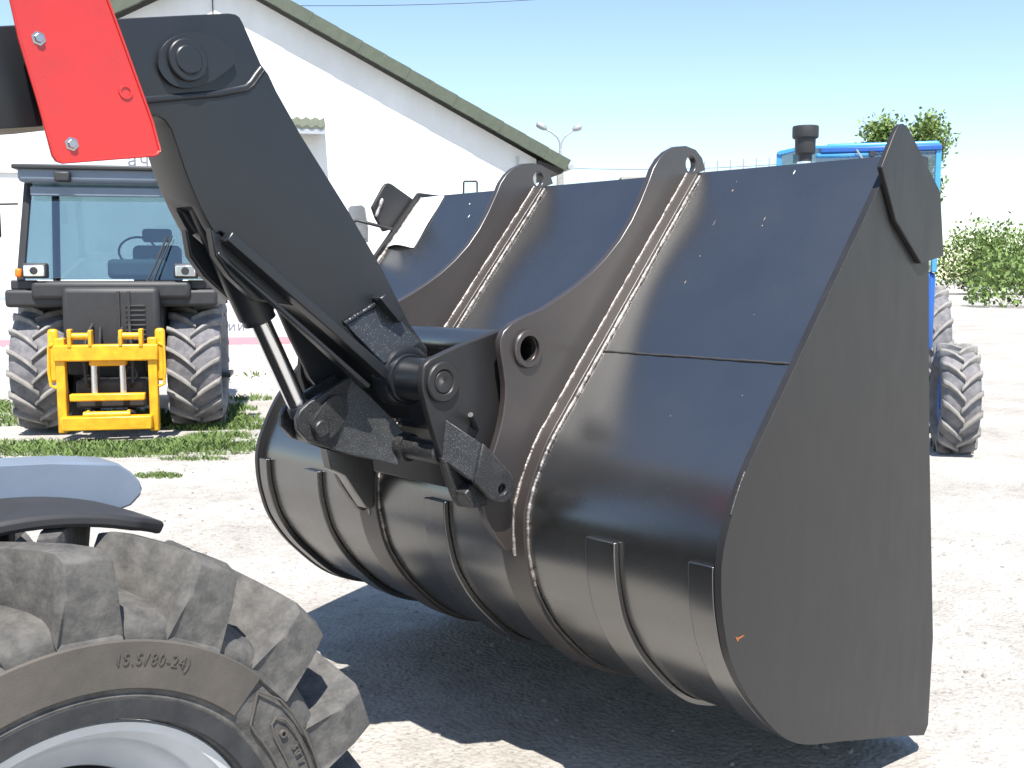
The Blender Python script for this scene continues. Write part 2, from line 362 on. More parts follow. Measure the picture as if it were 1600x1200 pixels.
# seam weld across the panels of the back sheet
sx = at(1080, 566, Y0 + W * .17); 
si = min(range(len(SHELL)), key=lambda i: abs(SHELL[i].y - at(1240, 578, Y0).z))
sp = offset2(SHELL, -SGN * .001)[si]
for a, b, s in ((.0, .322, 1), (.36, .652, 2), (.69, 1, 3)):
    weld('seam_weld', [(sp.x, Y0 + .02 + (W - .04) * a, sp.y), (sp.x, Y0 + .02 + (W - .04) * b, sp.y)], .0042, WELDK, bucket, 40 + s)
# corner ears outside the end plates
def ear(px, Y, y0, y1): return prism('corner_ear', xz(px, Y), y0, y1, PLATE, bucket, bevel=.003)
e = ear([(1378, 261), (1399, 207), (1404, 197), (1412, 193), (1420, 200), (1470, 300), (1475, 400), (1440, 412), (1400, 345)], 1.527, 1.527, 1.5445)
e = ear([(582, 324), (600, 291), (604, 286.5), (608, 286), (613, 288), (645, 311), (640, 350), (600, 362), (588, 341)], YF + .0005, YF + .0005, YF + .018)
weld('weld_bead', [at(597, 311, YF - .002), at(587, 338, YF - .002)], .008, WELD, e, 51)
# paint chips and a rust mark
def nrm_on(i): 
    t = (SHELL[i + 1] - SHELL[i - 1]).normalized(); n = Vector((-t.y, t.x)) * -SGN; return Vector((n.x, 0, n.y)), Vector((t.x, 0, t.y))
def on_sheet(u, v):
    d = ray(u, v); best = None
    for i in range(1, 40):
        n, t = nrm_on(i); p0 = Vector((SHELL[i].x, 0, SHELL[i].y)); den = d.dot(n)
        s = (p0 - EYE).dot(n) / den; q = EYE + d * s
        e_ = abs((q - p0).dot(t))
        if best is None or e_ < best[0]: best = (e_, q, n, t)
    return best[1:]
rnd = random.Random(3)
for u, v, L, Wd, M in [(1145, 298, .014, .012, CHIP), (1241, 270, .03, .007, PAPER), (1195, 342, .022, .005, CHIP), (1191, 353, .01, .006, CHIP), (1116, 349, .035, .003, CHIP), (1071, 441, .02, .006, CHIP), (1151, 284, .008, .003, CHIP), (1094, 400, .010, .004, CHIP), (734, 319, .014, .010, PAPER), (733, 338, .03, .008, PAPER), (620, 346, .012, .010, PAPER), (1212, 450, .006, .004, CHIP), (1048, 650, .006, .004, CHIP), (1160, 618, .006, .004, CHIP), (1178, 492, .005, .005, CHIP)]:
    L *= .8; Wd *= .62; q, n, t = on_sheet(u, v); s = Vector((0, 1, 0)); pts = []
    for k in range(8):
        a = k * math.pi / 4; rr = rnd.uniform(.6, 1.15); pts.append(q + n * .0012 + t * math.cos(a) * L * .5 * rr + s * math.sin(a) * Wd * .5 * rr)
    mk('paint_chip', pts + [q + n * .002], [(i, (i + 1) % 8, 8) for i in range(8)], M, bucket, smooth=None)
pts = [at(u, v, Y0) - Vector((0, .0012, 0)) for u, v in [(1148, 994), (1152, 996), (1160, 992), (1163, 993), (1154, 999), (1152, 1003), (1150, 999)]]
mk('rust_mark', pts, [tuple(range(7))], RUST, bucket, smooth=None)

# paper sheet stuck on the bucket
q0, n0, t0 = on_sheet(668, 310); 
c4 = [on_sheet(*q)[0] for q in ((655, 311), (695, 307), (647, 388), (606, 388))]
ORG = c4[0].copy()
vs = []; fs = []; NX, NY = 8, 14
for j in range(NY + 1):
    for i in range(NX + 1):
        a = i / NX; b = j / NY
        p = (c4[0].lerp(c4[1], a)).lerp(c4[3].lerp(c4[2], a), b)
        lift = .004 + .0015 * math.sin(b * 9 + a * 3) + (max(0, b - .85) / .15) ** 2 * .022 * math.sin(math.pi * min(1, a * 1.1))
        vs.append(p + n0 * lift)
for j in range(NY):
    for i in range(NX):
        k = j * (NX + 1) + i; fs.append((k, k + 1, k + NX + 2, k + NX + 1))
o = mk('paper_sheet', vs, fs, PAPER, smooth=180); o.location = ORG
sd = o.modifiers.new('thickness', 'SOLIDIFY'); sd.thickness = .0006
tag(o, 'white blank paper sheet stuck on the far panel of the black bucket', 'paper sheet')

# ------------------------------------------------------------------ loader
ORG = Vector((.2, 2.745, 0))
loader = thing('loader', 'black boom and dusty front wheel of the red loader carrying the bucket', 'loader', ORG)
YA = 2.64; YB = 2.83
arm_px = [(-420, 70), (-100, 45), (60, 37), (200, 28), (290, 23.5), (358, 20.5), (368, 22), (375, 27), (380, 36), (394, 68), (408, 100), (420, 116), (432, 142), (470, 210), (545, 330), (600, 425), (640, 505), (668, 545), (668, 590), (625, 612), (560, 553), (450, 453), (345, 362), (337, 366), (328, 352), (314, 325), (300, 293), (288, 262), (277, 228), (268, 202), (258, 188), (245, 181), (225, 181), (170, 186), (60, 198), (-420, 225)]
arm = prism('boom', xz(arm_px, YA), YA, YB, ARM, loader, bevel=.012, segs=3)
# slot on the underside that lets the tilt cylinder in
cut = prism('slot_cutter', xz([(309, 318), (332, 330), (352, 366), (420, 432), (440, 560), (300, 560), (250, 340)], YA), YA + .045, YB - .045, ARM, None, bevel=0)
cb_ = cut.modifiers.new('round', 'BEVEL'); cb_.width = .03; cb_.segments = 4; cb_.limit_method = 'ANGLE'
cut.location = ORG; arm.parent = None; arm.location = ORG
mb = arm.modifiers.new('cut', 'BOOLEAN'); mb.operation = 'DIFFERENCE'; mb.object = cut; mb.solver = 'EXACT'
bpy.context.view_layer.update()
me = bpy.data.meshes.new_from_object(arm.evaluated_get(bpy.context.evaluated_depsgraph_get()))
arm.modifiers.clear(); arm.data = me; me.name = 'boom'; bpy.data.objects.remove(cut)
me.polygons.foreach_set('use_smooth', [True] * len(me.polygons)); me.set_sharp_from_angle(angle=R(30))
arm.parent = loader; arm.location = (0, 0, 0)
# pressed seam below the pivot
def press(name, px, r, M=ARM):
    return tube(name, [at(u, v, YA + .006) for u, v in px], r, M, arm, n=12, smooth=80)
press('weld_seam', [(215, 158), (290, 151), (340, 147), (383, 138), (392, 130), (400, 118), (408, 108)], .012)
# reinforcing flanges on the lower edge
def flange(name, pa, pb, t, yo, pr=.045):
    a = at(*pa, YA); b = at(*pb, YA); d = (b - a).normalized(); n = Vector((-d.z, 0, d.x)); n = n if n.z > 0 else -n
    pts = [a, b, b - n * t, a - n * t]
    return prism(name, [(p.x, p.z) for p in pts], YA - pr, YA - .0005, ARM, arm, bevel=.005)
def flange3(name, pa, pb, t, pra, prb, M=ARM):
    "rib along the lower edge that grows wider towards the pin"
    a = at(*pa, YA); b = at(*pb, YA); d = (b - a).normalized(); n = Vector((-d.z, 0, d.x)); n = n if n.z > 0 else -n
    vs = []
    for yo in (0, 1):
        for p, pr in ((a, pra), (b, prb)):
            q = p + Vector((0, .0 if yo else -pr, 0)); vs += [q, q - n * t]
    return mk(name, vs, [(0, 2, 3, 1), (4, 5, 7, 6), (0, 4, 6, 2), (1, 3, 7, 5), (0, 1, 5, 4), (2, 6, 7, 3)], M, arm, bevel=.005)
flange3('flange', (352, 362), (636, 614), .032, .045, .060)
flange3('flange', (340, 392), (566, 600), .014, .012, .05)
prism('inner_plate', xz([(330, 352), (352, 364), (636, 612), (640, 655), (560, 648), (505, 622), (480, 590), (448, 525), (424, 470), (380, 440), (345, 400)], 2.82), 2.80, 2.82, ARM, arm, bevel=.004)
# cheek below the flange, curved round the barrel
for ya, yb in ((YA + .002, YA + .040), (YB - .040, YB - .002)):
    prism('cheek_plate', xz([(330, 352), (345, 368), (420, 432), (470, 478), (400, 470), (360, 432), (338, 400)], YA), ya, yb, ARM, arm, bevel=.006)
# upper pivot
pc = at(308, 96, YA)
el = []
for k in range(40):
    a = 2 * math.pi * k / 40; rx = .100 if math.cos(a) > 0 else .078
    el.append((pc.x + rx * math.cos(a) + .010, pc.z + .063 * math.sin(a) + .012 * math.cos(a)))
el = xz([(249, 97), (252, 80), (262, 65), (278, 55), (297, 50), (318, 51), (338, 57), (355, 69), (366, 83), (369, 93), (364, 103), (350, 115), (330, 128), (310, 135), (290, 137), (272, 132), (259, 121), (251, 108)], YA - .02)
sp_el = [Vector(p) for p in spline(el + [el[0]], 4)][:-1]
pb = prism('pivot_boss', [(p.x, p.y) for p in sp_el], YA - .014, YA + .001, ARM, arm, bevel=.006)
pp = at(302, 91, YA - .05)
lathe('pivot_pin', [(0, -.030), (.034, -.030), (.037, -.028), (.038, -.026), (.052, -.026), (.055, -.023), (.055, -.013), (.05, -.013)], (pp.x, YA, pp.z), (0, 1, 0), ARM, pb, 40, smooth=30)
# red side panel
ORGs = ORG
red_px = [(252, 236), (248, 241), (241, 244), (200, 247), (96, 255), (88, 252), (82, 243), (60, 160), (30, 60), (10, -30), (158, -30), (200, 86), (238, 190)]
rp = prism('side_panel', xz(red_px, 2.56), 2.560, 2.572, RED, loader, bevel=.004)
hc = at(196, 144, 2.56)
lathe('access_hole', [(.0, -.0005), (.012, -.0005), (.012, -.003), (.017, -.003), (.018, .0)], (hc.x, 2.56, hc.z), (0, 1, 0), RED, rp, 24)
box('panel_bracket', ((at(120, 150, 2.6)).x, 2.606, at(120, 150, 2.6).z), (.12, .062, .10), ARM, loader)
tube('panel_edge', [at(u, v, 2.5585) for u, v in [(160, -24), (201, 88), (238, 190), (250, 235), (246, 240.5), (240, 243), (200, 246), (97, 254), (89, 251), (83, 243), (60, 160), (30, 60), (12, -20)]], .0035, RED, rp, 8)
for u, v in ((112, 225), (60, 60)):
    p = at(u, v, 2.56); lathe('panel_bolt', [(0, -.008), (.010, -.008), (.0115, -.006), (.0115, -.002), (.017, -.0015), (.017, .0)], (p.x, 2.56, p.z), (0, 1, 0), STEEL, rp, 6, smooth=20)
# pin hub at the boom end
hc = at(640, 588, 2.59)
HB = Vector((hc.x, 0, hc.z))
hub = lathe('boom_hub', [(.045, 2.592), (.078, 2.588), (.092, 2.592), (.098, 2.602), (.098, 2.66), (.045, 2.662)], HB, (0, 1, 0), ARM, arm, 48, smooth=40)
# gusset box between boom face and hub: open towards the sky
ga = [at(540, 508, YA), at(598, 468, YA)]           # upper edge on the boom
gb = [at(585, 560, 2.52), at(655, 520, 2.52)]
def gusset():
    a0, a1 = at(537, 506, YA - .002), at(598, 468, YA - .002)
    b0, b1 = at(600, 570, 2.598), at(660, 536, 2.598)
    d = Vector((.06, .0, -.10)); dn = (HB + Vector((0, 2.6, 0)) - (a0 + a1) / 2).normalized() * .09
    vs = [a0, a1, b1, b0, at(575, 545, YA + .01), at(628, 508, YA + .01), Vector((b1.x, YA + .01, b1.z)), Vector((b0.x, YA + .01, b0.z))]
    return mk('gusset', vs, [(0, 1, 2, 3), (4, 7, 6, 5), (0, 3, 7, 4), (1, 5, 6, 2), (0, 4, 5, 1), (3, 2, 6, 7)], GRITS, arm, bevel=.006)
gusset()
a0, a1 = at(537, 506, YA - .004), at(598, 468, YA - .004)
weld('weld_bead', [a0, a1], .009, ARM, arm, 61)
d = (at(627, 495, YA) - at(600, 462, YA)); n = Vector((-d.z, 0, d.x)).normalized()
prism('stop_plate', xz([(588, 466), (597, 459), (627, 494), (620, 505)], YA - .03), YA - .05, YA + .02, ARM, arm, bevel=.004)
# tilt cylinder
ca = at(300, 215, 2.745); cb = at(404, 497, 2.745); cr = at(466, 634, 2.745)
axis = (cr - cb).normalized(); ca = cb - axis * .55
lathe('cylinder_barrel', [(0, 0), (.055, 0), (.057, .004), (.057, .535), (.050, .545), (.050, .56), (.0, .56)], ca, axis, ARM, loader, 40)
rodo = rod('piston_rod', cb - axis * .03, cr + axis * .02, .031, CHROME, loader, 40)
lathe('rod_eye', [(.0, -.03), (.046, -.03), (.05, -.026), (.05, .026), (.046, .03), (0, .03)], at(487, 668, 2.745), (0, 1, 0), GRIT, rodo, 32)
lathe('rod_collar', [(0, 0), (.033, 0), (.036, .004), (.04, .03), (0, .03)], cr - axis * .005, axis, ARM, rodo, 32)
# bell crank: two plates, pins and the cross tube to the coupler
crank_px = [(466, 672), (464, 655), (470, 641), (482, 630), (540, 592), (548, 589), (562, 600), (580, 618), (566, 660), (530, 706), (500, 696), (482, 690)]
ck = prism('bell_crank', xz(crank_px, 2.69), 2.69, 2.712, GRIT, loader, bevel=.004)
crank_far = xz(crank_px, 2.69)
prism('crank_plate', crank_far, 2.778, 2.80, GRIT, ck, bevel=.004)
def flare(Ya, Yb, s):
    "cheek that opens out from the lug plate to the end of the cross tube"
    A = [at(548, 590, 2.69), at(580, 618, 2.69), at(566, 660, 2.69), at(530, 706, 2.69)]
    E_ = [at(634, 676, 2.52), at(631, 700, 2.52), at(622, 727, 2.52)]
    prof = [(548, 590, 0), (583, 622, .25), (607, 646, .55), (634, 677, 1)], [(523, 704, 0), (555, 713, .3), (590, 720, .62), (623, 728, 1)]
    vs = []; n = 4
    for row in prof:
        for (u, v, f) in row:
            y = 2.69 + (2.60 - 2.69) * f; p = at(u, v, y)
            vs.append(Vector((p.x, y if s > 0 else 5.49 - y, p.z)))
    up = [v + Vector((0, .022 * s, 0)) for v in vs]
    vs += up; fs = []
    for i in range(3):
        fs += [(i, i + 1, i + 5, i + 4), (8 + i, 12 + i, 13 + i, 9 + i), (i, 8 + i, 9 + i, i + 1), (4 + i, 5 + i, 13 + i, 12 + i)]
    fs += [(0, 4, 12, 8), (3, 11, 15, 7)]
    return mk('crank_cheek', vs, fs, GRIT, ck, bevel=.004, smooth=60)
flare(0, 0, 1); flare(0, 0, -1)
slot = [(489, 676), (487, 664), (491, 652), (500, 640), (510, 626), (520, 619), (532, 619), (541, 627), (543, 640), (538, 655), (530, 670), (519, 683), (506, 690), (495, 686)]
bs = prism('pin_boss', [(p.x, p.y) for p in spline(xz(slot + [slot[0]], 2.68), 4)[:-1]], 2.676, 2.691, GRIT, ck, bevel=.004)
pn = at(505, 670, 2.66)
rod('pin', (pn.x, 2.66, pn.z), (pn.x, 2.83, pn.z), .026, GRIT, ck, 32)
tc_ = at(636, 698, 2.60)
rod('cross_pin', (tc_.x, 2.427, tc_.z), (tc_.x, 3.063, tc_.z), .036, GRIT, ck, 36)
for y in (2.585, 2.865): lathe('pin_collar', [(.033, 0), (.045, 0), (.047, .004), (.047, .036), (.044, .04), (.033, .04)], (tc_.x, y, tc_.z), (0, 1, 0), GRIT, ck, 36)
# lever arm that hangs behind the crank
prism('lever', xz([(505, 700), (576, 715), (579, 735), (577, 787), (571, 793), (564, 792), (548, 768), (532, 743), (512, 733)], 2.745), 2.722, 2.768, BLACK, ck, bevel=.004)
# quick coupler
YC = 2.40
coup_px = [(661, 580), (664, 570), (672, 562), (690, 553), (730, 535), (775, 518), (790, 516), (800, 540), (800, 700), (790, 730), (775, 752), (760, 775), (748, 790), (735, 793), (722, 792), (714, 782), (706, 762), (690, 712), (672, 655), (661, 612), (660, 595)]
cp = prism('quick_coupler', xz(coup_px, YC), YC, YC + .028, PLATE, loader, bevel=.005)
prism('coupler_plate', xz(coup_px, YC), 3.062, 3.09, PLATE, cp, bevel=.005)
cc = at(694, 597, YC - .012)
for y, s in ((YC, 1), (3.09, -1)):
    lathe('pin_ring', [(.036, .001), (.036, -.010), (.040, -.014), (.058, -.014), (.062, -.010), (.062, .001)], (cc.x, y, cc.z), (0, s, 0), PLATE, cp, 44)
    lathe('pivot_pin', [(0, -.010), (.004, -.0125), (.032, -.0125), (.0345, -.010), (.0345, .02)], (cc.x, y, cc.z), (0, s, 0), PLATE, cp, 40)
rod('pin_bush', (cc.x, YC + .025, cc.z), (cc.x, 2.594, cc.z), .066, ARM, cp, 44, ch=.02)
rod('pin_bush', (cc.x, 2.90, cc.z), (cc.x, 3.065, cc.z), .068, ARM, cp, 44, ch=.02)
lathe('seal_ring', [(.05, 0), (.074, 0), (.076, .003), (.076, .012), (.074, .015), (.05, .015)], (cc.x, 2.555, cc.z), (0, 1, 0), ARM, cp, 44)
# bent locking bracket at the foot
lk = [at(697, 655, YC - .002), at(691, 718, YC - .002), at(739, 752, 2.312), at(752, 692, 2.312)]
def bracket():
    vs = lk + [p + Vector((0, .022, 0)) for p in lk]
    return mk('lock_bracket', vs, [(0, 1, 2, 3), (4, 7, 6, 5), (0, 4, 5, 1), (1, 5, 6, 2), (2, 6, 7, 3), (3, 7, 4, 0)], GRIT, cp, bevel=.004)
bracket()
hp = at(782, 764, 2.31)
plate = xz([(739, 752), (764, 779), (775, 785), (787, 785), (798, 777), (803, 764), (801, 750), (793, 736), (780, 722), (766, 705), (752, 692)], 2.31)
prism('lock_plate', [plate, circ((hp.x, hp.z), .017, 20)], 2.300, 2.322, GRIT, cp, bevel=.004)
rod('lock_pin', (hp.x, 2.335, hp.z), (hp.x, 2.40, hp.z), .03, HOLE, cp, 20)
prism('foot_block', xz([(716, 770), (728, 756), (748, 762), (752, 788), (730, 793)], 2.37), 2.34, YC + .001, GRIT, cp, bevel=.006)
prism('foot_block', xz([(692, 716), (703, 722), (716, 742), (728, 755), (720, 778), (712, 776)], 2.385), 2.385, YC + .001, GRIT, cp, bevel=.004)
rod('foot_stub', at(735, 648, YC - .03), at(744, 672, YC + .01), .010, GRIT, cp, 14)
box('coupler_beam', (cc.x + .16, 2.745, cc.z - .30), (.09, .64, .12), ARM, cp)

# front wheel
WC = Vector((.605, 1.66, .632)); WR = .618; TW = .395
fw = lathe('front_wheel', [(.315, .0), (.330, .0), (.333, .006), (.331, .014), (.318, .02), (.310, .026), (.302, .04), (.290, .048), (.283, .06), (.272, .085), (.262, .09), (.255, .10), (.222, .112), (.218, .118), (.218, .150)], WC + Vector((0, .012, 0)), (0, 1, 0), RIM, loader, 96, smooth=40)
lathe('wheel_hub', [(.20, .16), (.20, .100), (.185, .088), (.12, .070), (.11, .04), (.10, .025), (0, .02)], WC + Vector((0, .012, 0)), (0, 1, 0), RIM, fw, 64, smooth=40)
lathe('wheel_cavity', [(.222, .14), (.10, .19), (.0, .19)], WC + Vector((0, .012, 0)), (0, 1, 0), HOLE, fw, 48)
for k in range(8):
    a = k * math.pi / 4 + .2
    lathe('wheel_nut', [(0, -.022), (.011, -.022), (.013, -.018), (.013, 0)], WC + Vector((.155 * math.cos(a), .088, .155 * math.sin(a))), (0, 1, 0), STEEL, fw, 6, smooth=20)
side = [(.333, .020), (.345, .004), (.362, -.004), (.380, -.008), (.384, -.004), (.402, -.010), (.432, -.010), (.462, -.004), (.474, .002), (.486, .001), (.497, .006), (.507, .016), (.518, .040), (.525, .08)]
mid = [(.530, .13), (.534, .1975)]
prof = side + mid + [(r, TW - y) for r, y in (side + mid[:1])[::-1]]
lathe('tyre', prof, WC, (0, 1, 0), RUBBER, fw, 120, smooth=50)
# raised dusty sidewall panel and shoulder ring, raised by 2 mm
def ringseg(name, r0, r1, a0, a1, y, M, n=60, h=.002):
    vs = []; fs = []
    for i in range(n + 1):
        a = a0 + (a1 - a0) * i / n
        for r, yy in ((r0, y + h * 2), (r0 + .003, y), (r1 - .003, y), (r1, y + h * 2)): vs.append(WC + Vector((r * math.cos(a), yy, r * math.sin(a))))
    for i in range(n):
        for k in range(3): fs.append((i * 4 + k, i * 4 + k + 1, i * 4 + 5 + k, i * 4 + 4 + k))
    o = mk(name, vs, fs, M, fw, smooth=25); return o
ringseg('sidewall_panel', .392, .476, R(45), R(185), -.0125, SIDEDUST, 90)
ringseg('bead_ring', .340, .378, 0, R(360), -.0095, RUBBERD, 120, .006)
# tread lugs
def lug_mesh():
    # sections along the lug from the sidewall to just past the middle: (y, angle, r_base, r_top, half base, half top) in wheel coordinates
    secs = [(-.002, -.005, .480, .496, .056, .047), (-.010, -.002, .486, .560, .056, .043), (.002, .002, .500, .612, .058, .040), (.030, .014, .515, .625, .053, .036), (.075, .05, .526, .626, .046, .031), (.130, .105, .534, .625, .038, .024), (.190, .17, .536, .624, .035, .022), (.215, .20, .536, .616, .030, .018)]
    vs = []; fs = []
    for (y, a, rb, rt, hb, ht) in secs:
        for r, da in ((rb - .012, -hb / rb), (rt, -ht / rt), (rt, ht / rt), (rb - .012, hb / rb)):
            an = a + da; vs.append((r * math.cos(an), y, r * math.sin(an)))
    for i in range(len(secs) - 1):
        for k in range(4):
            j = (k + 1) % 4; fs.append((i * 4 + k, i * 4 + j, i * 4 + 4 + j, i * 4 + 4 + k))
    n = len(secs); fs += [(3, 2, 1, 0), ((n - 1) * 4, (n - 1) * 4 + 1, (n - 1) * 4 + 2, (n - 1) * 4 + 3)]
    bm = bmesh.new(); V = [bm.verts.new(v) for v in vs]
    for f in fs: bm.faces.new([V[i] for i in f])
    bmesh.ops.recalc_face_normals(bm, faces=bm.faces[:])
    bmesh.ops.bevel(bm, geom=[e for e in bm.edges if e.calc_face_angle(0) > R(35)], offset=.0038, segments=2, affect='EDGES', profile=.6)
    me = bpy.data.meshes.new('tread_lug'); bm.to_mesh(me); bm.free(); me.materials.append(RUBBER)
    me.polygons.foreach_set('use_smooth', [True] * len(me.polygons)); me.set_sharp_from_angle(angle=R(45)); return me
LUG = lug_mesh(); NL = 16; A0 = R(19.0)
for k in range(NL):
    for s in (0, 1):
        o = bpy.data.objects.new('tread_lug', LUG); col.objects.link(o); o.parent = fw
        a = A0 + 2 * math.pi * (k + .5 * s) / NL
        M = Matrix.Rotation(-a, 4, 'Y')
        if s: M = Matrix.Translation((0, TW, 0)) @ M @ Matrix.Diagonal((1, -1, 1, 1))
        o.matrix_local = Matrix.Translation(WC - ORG) @ M
# moulded size marking on the sidewall
txt = '15.5/80-24)'; adv = {'1': .0125, '.': .008, '/': .0115, '-': .010, ')': .010}
ang = R(81.5)
for ch in txt:
    o = textmesh('sidewall_letter', ch, .030, SIDEDUST, fw, .0012)
    wd = adv.get(ch, .0138); ang -= wd / 2 / .425
    p = WC - ORG + Vector((.434 * math.cos(ang), -.0135, .434 * math.sin(ang)))
    o.matrix_local = Matrix.Translation(p) @ Matrix.Rotation(-(ang - math.pi / 2), 4, 'Y') @ Matrix.Rotation(R(90), 4, 'X') @ Matrix.Diagonal((.8, 1, 1, 1))
    ang -= wd / 2 / .425
# moulded badge with outline on the sidewall
def pol(r, a): return WC + Vector((r * math.cos(R(a)), -.013, r * math.sin(R(a))))
def outline3(pts, r): 
    p = resample(pts + [pts[0]], .01); bm = bmesh.new(); add_tube(bm, p, r, 6); return bm
frombm('badge_outline', outline3([pol(.400, 39), pol(.452, 43.5), pol(.468, 37)] + [pol(.470, a) for a in range(32, 0, -4)] + [pol(.470, 2), pol(.400, 2)] + [pol(.396, a) for a in range(4, 38, 4)], .0022), SIDEDUST, fw)
frombm('badge_outline', outline3([pol(.418, 31), pol(.428, 34), pol(.442, 34.5), pol(.453, 32)] + [pol(.455, a) for a in range(28, 8, -4)] + [pol(.455, 6), pol(.418, 6)] + [pol(.416, a) for a in range(8, 30, 4)], .002), SIDEDUST, fw)
lathe('badge_dot', [(.004, -.003), (.0075, -.003), (.0075, .003)], pol(.435, 29.5), (0, 1, 0), SIDEDUST, fw, 16)
for i, ch in enumerate('2011'):
    o = textmesh('sidewall_letter', ch, .022, SIDEDUST, fw, .0010); a = R(24.5 - i * 2.2)
    o.matrix_local = Matrix.Translation(WC - ORG + Vector((.435 * math.cos(a), -.0135, .435 * math.sin(a)))) @ Matrix.Rotation(-(a - math.pi / 2), 4, 'Y') @ Matrix.Rotation(R(90), 4, 'X')
fw2 = fw.copy(); col.objects.link(fw2); fw2.parent = loader; fw2.matrix_local = Matrix.Translation((0, 2 * (2.745 - 1.66) , 0)) @ Matrix.Translation((WC - ORG)) @ Matrix.Diagonal((1, -1, 1, 1)) @ Matrix.Translation(-(WC - ORG))
for ch in list(fw.children):
    if ch.name.startswith(('tread_lug', 'tyre', 'wheel_hub')): c = ch.copy(); col.objects.link(c); c.parent = fw2
# fender over the wheel, and mostly unseen body, shaped dark for the bucket's reflection
def fender(name, r, t, a0, a1, y0, y1, M):
    vs = []; fs = []; n = 30
    for i in range(n + 1):
        a = R(a0 + (a1 - a0) * i / n); tip = min(1, i / 3) ; rr = r
        for y in (y0 + (1 - tip) * (y1 - y0) * .35, y1 - (1 - tip) * (y1 - y0) * .35):
            for q in (rr, rr + t): vs.append(WC + Vector((q * math.cos(a), y, q * math.sin(a))))
    for i in range(n):
        b = i * 4
        fs += [(b, b + 4, b + 5, b + 1), (b + 2, b + 3, b + 7, b + 6), (b + 1, b + 5, b + 7, b + 3), (b, b + 2, b + 6, b + 4)]
    fs += [(0, 1, 3, 2), (n * 4, n * 4 + 2, n * 4 + 3, n * 4 + 1)]
    return mk(name, vs, fs, M, loader, bevel=.008, smooth=40)
fender('mud_flap', .628, .026, 63.5, 150, .19, .40, BLACKP)
p = at(224, 762, 2.05)
bm = bmesh.new()
vs = []
prism('front_guard', [(q[0], q[1]) for q in xz([(-300, 742), (120, 722), (185, 724), (205, 737), (219, 752), (223, 763), (219, 776), (206, 790), (185, 798), (100, 800), (-300, 790)], 2.05)], 2.05, 2.16, FENDER, loader, bevel=.025, segs=4)
box('front_frame', (-.10, 2.745, .84), (1.60, 1.15, 1.0), BLACKP, loader, bevel=.02)
box('hood', (-.75, 2.745, 1.45), (2.2, 1.1, .35), BLACKP, loader, bevel=.08, segs=4)
box('axle', (.58, 2.745, .64), (.34, 1.36, .36), BLACKP, loader, bevel=.02)
box('cab', (-.45, 2.745, 1.55), (1.66, 1.44, .55), BLACKP, loader, bevel=.05)
box('cab_roof', (-.45, 2.745, 2.86), (1.76, 1.54, .14), BLACKP, loader, bevel=.04)
for x in (-1.22, .33):
    for y in (2.07, 3.42): box('cab_pillar', (x, y, 2.31), (.09, .09, .98), BLACKP, loader, bevel=.015)
box('cab_interior', (-.75, 2.745, 2.15), (.55, .7, .75), SEAT, loader, bevel=.06)
for x in (-1.22, .35): mk('cab_glass', [(x, 2.12, 1.83), (x, 3.37, 1.83), (x, 3.37, 2.79), (x, 2.12, 2.79)], [(0, 1, 2, 3)], GLASS, loader, smooth=None)
ORG = Vector((0, 0, 0))

# ------------------------------------------------------------------ mirror on a rod by the bucket's far corner
pm = at(560, 346, 3.99)
ORG = at(606, 357, 3.975)
mir = thing('rod_mirror', 'grey rectangular mirror on a thin black rod at the far bucket corner', 'mirror', ORG)
c = [at(543, 325, 4.05), at(547, 321, 4.05), at(565, 320, 4.05), at(569, 323, 4.05), at(574, 355, 4.05), at(574, 377, 4.05), at(560, 379, 4.05), at(551, 360, 4.05)]
nv = Vector((-.75, -.6, .2)).normalized()
def slab(name, pts, t, M, par, off=0, dirv=None, **k):
    dv = dirv or nv; n = len(pts); vs = [p + dv * off for p in pts] + [p + dv * (off - t) for p in pts]
    fs = [tuple(range(n)), tuple(range(2 * n - 1, n - 1, -1))] + [(i, n + i, n + (i + 1) % n, (i + 1) % n) for i in range(n)]
    bm = bmesh.new(); V = [bm.verts.new(v) for v in vs]
    for f in fs: bm.faces.new([V[i] for i in f])
    return frombm(name, bm, M, par, **k)
slab('mirror_housing', c, .02, GALV, mir, 0, bevel=.003)
cen = sum(c, Vector()) / len(c)
slab('mirror_glass', [cen + (p - cen) * .86 for p in c], .002, GALV, mir, .0035)
tube('mirror_rod', [at(552, 352, 4.02), at(553, 346, 4.0), at(558, 344, 3.99), at(580, 350, 3.95), at(612, 358, 3.93)], .008, BLACKP, mir, 10)
ORG = Vector((0, 0, 0))

# ------------------------------------------------------------------ background frame: local x to the right of the view, local y away from it
RB = TH - math.pi / 2
def place(depth, lat, z=0): return Vector((HD.x * depth + RT.x * lat, HD.y * depth + RT.y * lat, z))

# ------------------------------------------------------------------ white gabled building
WALLD = place(24.0, (370 - 800) / FPX * 24.0)
PHI = R(12); WX = RT * math.cos(PHI) + HD * math.sin(PHI); WN = (HD * math.cos(PHI) - RT * math.sin(PHI))   # along the wall, into the building
def onwall(u, v, off=0):
    d = ray(u, v); p0 = WALLD - WN * off; q = EYE + d * ((p0 - EYE).dot(WN) / d.dot(WN))
    return (q - WALLD).dot(WX), q.z                  # wall coordinates: along, up
bld = thing('gabled_building', 'long white plastered building with green tiled gable roof behind the loader', 'building', WALLD, math.atan2(WX.y, WX.x))
